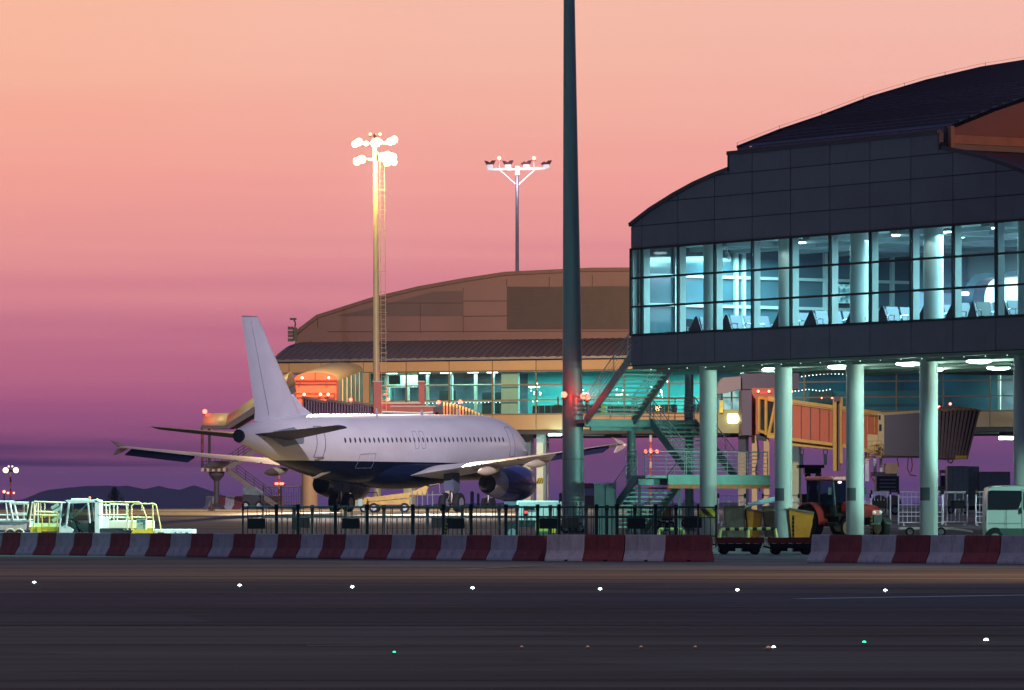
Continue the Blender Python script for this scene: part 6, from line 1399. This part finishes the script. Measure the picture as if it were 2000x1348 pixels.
# ---------------------------------------------------------------- things around the airliner
D=305; t=thing('belt_loader','yellow belt loader with raised end standing under the airliner belly','belt loader',W(775,990,D)); g=gz(D)
BLY=mat('loader_amber',(.50,.32,.06),.45,0,.3,3)
mb=MB(); pxp(mb,[(718,972),(800,962),(832,949),(836,951),(832,966),(800,972),(720,980)],D,1.0); mb.build('conveyor',BLY,t)
mb=MB(); pxb(mb,720,800,975,986,D+.1,1.4); mb.build('chassis',BLY,t,bevel=.02)
mb=MB(); 
for x in (805,815,825,835,845): pxt(mb,[(x,960),(x,990)],D-.1,.03)
pxt(mb,[(800,968),(865,966)],D-.1,.03); pxt(mb,[(838,948),(858,945),(860,968)],D,.03); mb.build('frame_rods',STEEL,t)
for x in (730,790): wheel(t,(W(x,0,D).x,D+.1,g+.3),.3,.2)
D=306; t=thing('tow_tractor','small yellow tow tractor with lit cab under the airliner tail','tow tractor',W(720,990,D)); pxp(MB(),[(706,990),(708,976),(716,970),(738,972),(740,988)],D,1.3).build('body',BLY,t,bevel=.03); pxb(MB(),700,708,975,988,D-.2,.6).build('seat_box',TEALP,t)
for x in (711,735): wheel(t,(W(x,0,D).x,D+.05,gz(D)+.25),.25,.2)
mb=MB(); pxt(mb,[(708,976),(712,962),(736,962),(738,972)],D,.03); pxt(mb,[(708,976),(712,962),(736,962),(738,972)],D+1.2,.03); mb.build('canopy_frame',DARKM,t)
D=262; t=thing('belt_loader','white cab vehicle with yellow lower body behind the dark barriers by the tall pole','service vehicle',W(1045,1030,D)); g=gz(D)
# modelled at its real place behind the barrier rows
D=214; g=gz(D); t.location=(W(1045,0,D).x,D,g); OFF[t.name]=Vector(t.location)
mb=MB(); pxb(mb,1009,1092,978,1018,D,1.8); mb.build('body',WHITE,t,bevel=.06)
mb=MB(); pxb(mb,1046,1086,1019,1040,D-.1,1.6); mb.build('lower_body',mat('lime_body',(.38,.42,.05),.5,0,.15,2),t,bevel=.05)
mb=MB(); pxb(mb,985,1009,980,987,D+.2,1.4); mb.build('hood_shelf',mat('shelf_blue_grey',(.12,.16,.2),.5),t)
mb=MB(); pxb(mb,984,1046,1018,1030,D,1.5); mb.build('chassis',DARKM,t)
mb=MB(); pxb(mb,1022,1030,988,1012,D-.03,.02);pxb(mb,1030,1044,990,996,D-.03,.02); mb.build('side_windows',GLASSD,t)
pxb(MB(),1094,1097,980,1016,D+.2,1.5).build('rear_ladder',WHITE,t)
MB().bar(W(1080,1019,D-.15),W(1080,1041,D-.15),.2,.3).build('yellow_fender',YBR,t)
pxb(MB(),1024,1030,998,1003,D-.05,.03).build('tail_light',emit('tail_glow',(1,.05,.04),1.5),t)
for x in (1000,1062): wheel(t,(W(x,0,D).x,D+.1,g+.33),.33,.22)
D=226; t=thing('service_vehicle','white box vehicle mostly hidden behind the tall pole and the cabinet','service vehicle',W(1145,1030,D)); pxb(MB(),1136,1141,980,1030,D+1,.1).build('pillar',WHITE,t); pxb(MB(),1100,1140,1006,1036,D+1.1,1.4).build('body',TEALP,t,bevel=.03)
for x in (1106,1134): wheel(t,(W(x,0,D).x,D+1.1,gz(D)+.25),.25,.2)
# racks of parked equipment seen through the stair and dark barriers
random.seed(5)
for i,(px,wd,D,m,lab) in enumerate(((1250,22,232,YEL,'yellow baggage cart seen under the staircase, leftmost'),(1278,20,234,STEEL,'grey baggage cart seen under the staircase between two carts'),(1303,22,232,mat('amber_cart',(.5,.28,.08),.5),'amber sided baggage cart seen under the staircase, rightmost'),(1345,20,236,TEALP,'grey green baggage cart beside the first pier column'))):
    t=thing('baggage_cart',lab,'cart',W(px,1030,D)); g=gz(D)
    mb=MB(); pxb(mb,px-wd/2,px+wd/2,1012,1017,D,1.4); mb.build('deck',DARKM,t)
    mb=MB(); 
    for x in (px-wd/2,px+wd/2):
        for dd in (0,1.4): pxt(mb,[(x,1015),(x,978)],D+dd,.03)
    mb.build('posts',STEEL,t)
    mb=MB(); pxb(mb,px-wd/2,px+wd/2,976,979,D,1.4); mb.build('roof',m,t); mb=MB(); pxb(mb,px-wd/2+2,px+wd/2-2,990,1011,D+.2,1.0); mb.build('load',m,t)
    for x in (px-wd/2+4,px+wd/2-4): wheel(t,(W(x,0,D).x,D,g+.2),.2,.12)
# cone, bush, far details
D=338; g=gz(D); c=W(413,0,D); t=thing('traffic_cone','dark traffic cone standing on the yellow lit apron at the left','traffic cone',(c.x,D,g)); MB().lathe([(.04,.15),(.75,.03)],(c.x,D,g),(0,0,1),14).build('cone',mat('cone_dark_orange',(.16,.05,.02),.6),t,smooth=60); MB().box(c.x-.24,c.x+.24,D-.24,D+.24,g,g+.05).build('base',BLACK,t)
D=900; g=gz(D); c=W(224,0,D); t=thing('tree','small dark bushy tree on the horizon above the left vehicles','tree',(c.x,D,g))
MB().tube((c.x,D,g),(c.x+.05,D,g+1.6),.12,.05).tube((c.x,D,g+.7),(c.x-.7,D,g+2.1),.06,.02).tube((c.x,D,g+.8),(c.x+.7,D,g+2.2),.06,.02).build('trunk',mat('bark',(.05,.04,.03),.9),t)
mb=MB(); random.seed(9); zt=W(0,954,D).z-g
for i in range(1500):
    k=random.random(); an=random.uniform(0,6.28); r=abs(random.gauss(0,.75)); h=.55+ (zt-.5)*random.random()**.9; wdt=1.55*(1-(h/zt)**2.2)+.25
    p=Vector((c.x+math.cos(an)*min(r,1.25)*wdt*.8,D+math.sin(an)*r*.8,g+h+random.gauss(0,.08))); s=random.uniform(.07,.17)
    d1=Vector((random.gauss(0,1),random.gauss(0,1),random.gauss(0,1))).normalized(); d2=d1.orthogonal().normalized()
    mb.add([p,p+d1*s+d2*s*.5,p+d1*s*2,p+d1*s-d2*s*.5],[(0,1,2,3)])
mb.build('crown',mat('leaves_dark',(.035,.06,.03),.8,0,.4,2),t,smooth=0)
D=1500
t=thing('distant_building','low red and white building far away just left of the tall pole','building',W(1145,985,D)); 
pxb(MB(),1120,1168,954,968,D,12).build('wall',mat('far_blue_white',(.30,.34,.48),.7),t); pxb(MB(),1120,1172,944,954,D-.1,12.2).build('roof_band',mat('far_red',(.20,.05,.06),.7),t); pxb(MB(),1118,1172,968,994,D+.1,12).build('base',mat('far_brown',(.13,.07,.05),.8),t)
for i,(px,w_,y) in enumerate(((922,7,962),(934,5,966),(900,10,972),(885,6,976),(1012,5,968),(1095,6,965),(1195,16,975),(1222,10,977))):
    t=thing('distant_tower' if y<969 else 'distant_building',['small twin silo tower on the horizon right of the airliner gear','narrow silo tower on the horizon beside the twin tower','low shed on the horizon below the airliner wing','tiny hut on the horizon left of the low shed','thin chimney on the horizon under the engine','small water tower on the horizon left of the tall pole','low hangar on the horizon right of the tall pole','second low hangar on the horizon left of the staircase'][i],'tower' if y<969 else 'building',W(px,992,D))
    mb=MB(); pxb(mb,px-w_/2,px+w_/2,y,994,D,4); mb.build('walls',mat('far_violet_grey',(.10,.09,.14),.8),t); mb=MB(); pxp(mb,[(px-w_/2-.6,y),(px,y-3),(px+w_/2+.6,y)],D-.1,4.2); mb.build('roof',mat('far_violet_grey',(.10,.09,.14),.8),t)
t=thing('parked_trailer','dark covered trailer with pale top under the left stair tower','trailer',W(497,1000,366)); D=366; pxb(MB(),474,513,964,1000,D,2).build('body',mat('trailer_dark',(.03,.035,.04),.6),t); mb=MB(); pxp(mb,[(474,952),(495,951),(513,962),(513,968),(474,966)],D-.1,2.2); mb.build('cover',mat('cover_grey_green',(.16,.22,.22),.6,0,.4,3),t)
for x in (480,506): wheel(t,(W(x,0,D).x,D,gz(D)+.3),.3,.2)
for i,(a,b_) in enumerate(((515,548),(550,588))):
    D=363; fence_panel('mesh_fence','dark mesh fence panel between the left stair tower and the tan column','mesh fence panels left',a,b_,951,D,FD,8,hs=[.6,.3])
# ================================================================ evening air
hz=bpy.data.materials.new('evening_air'); hz.use_nodes=True; n=hz.node_tree
n.nodes.remove(n.nodes['Principled BSDF']); pv=n.nodes.new('ShaderNodeVolumePrincipled'); n.links.new(pv.outputs[0],n.nodes['Material Output'].inputs['Volume'])
pv.inputs['Density'].default_value=6.5e-5; pv.inputs['Color'].default_value=(.50,.55,1.0,1); pv.inputs['Anisotropy'].default_value=.2
hb=MB().box(-9500,9500,-900,14500,-12,140).build('haze',hz,smooth=0); tag(hb,kind='stuff')
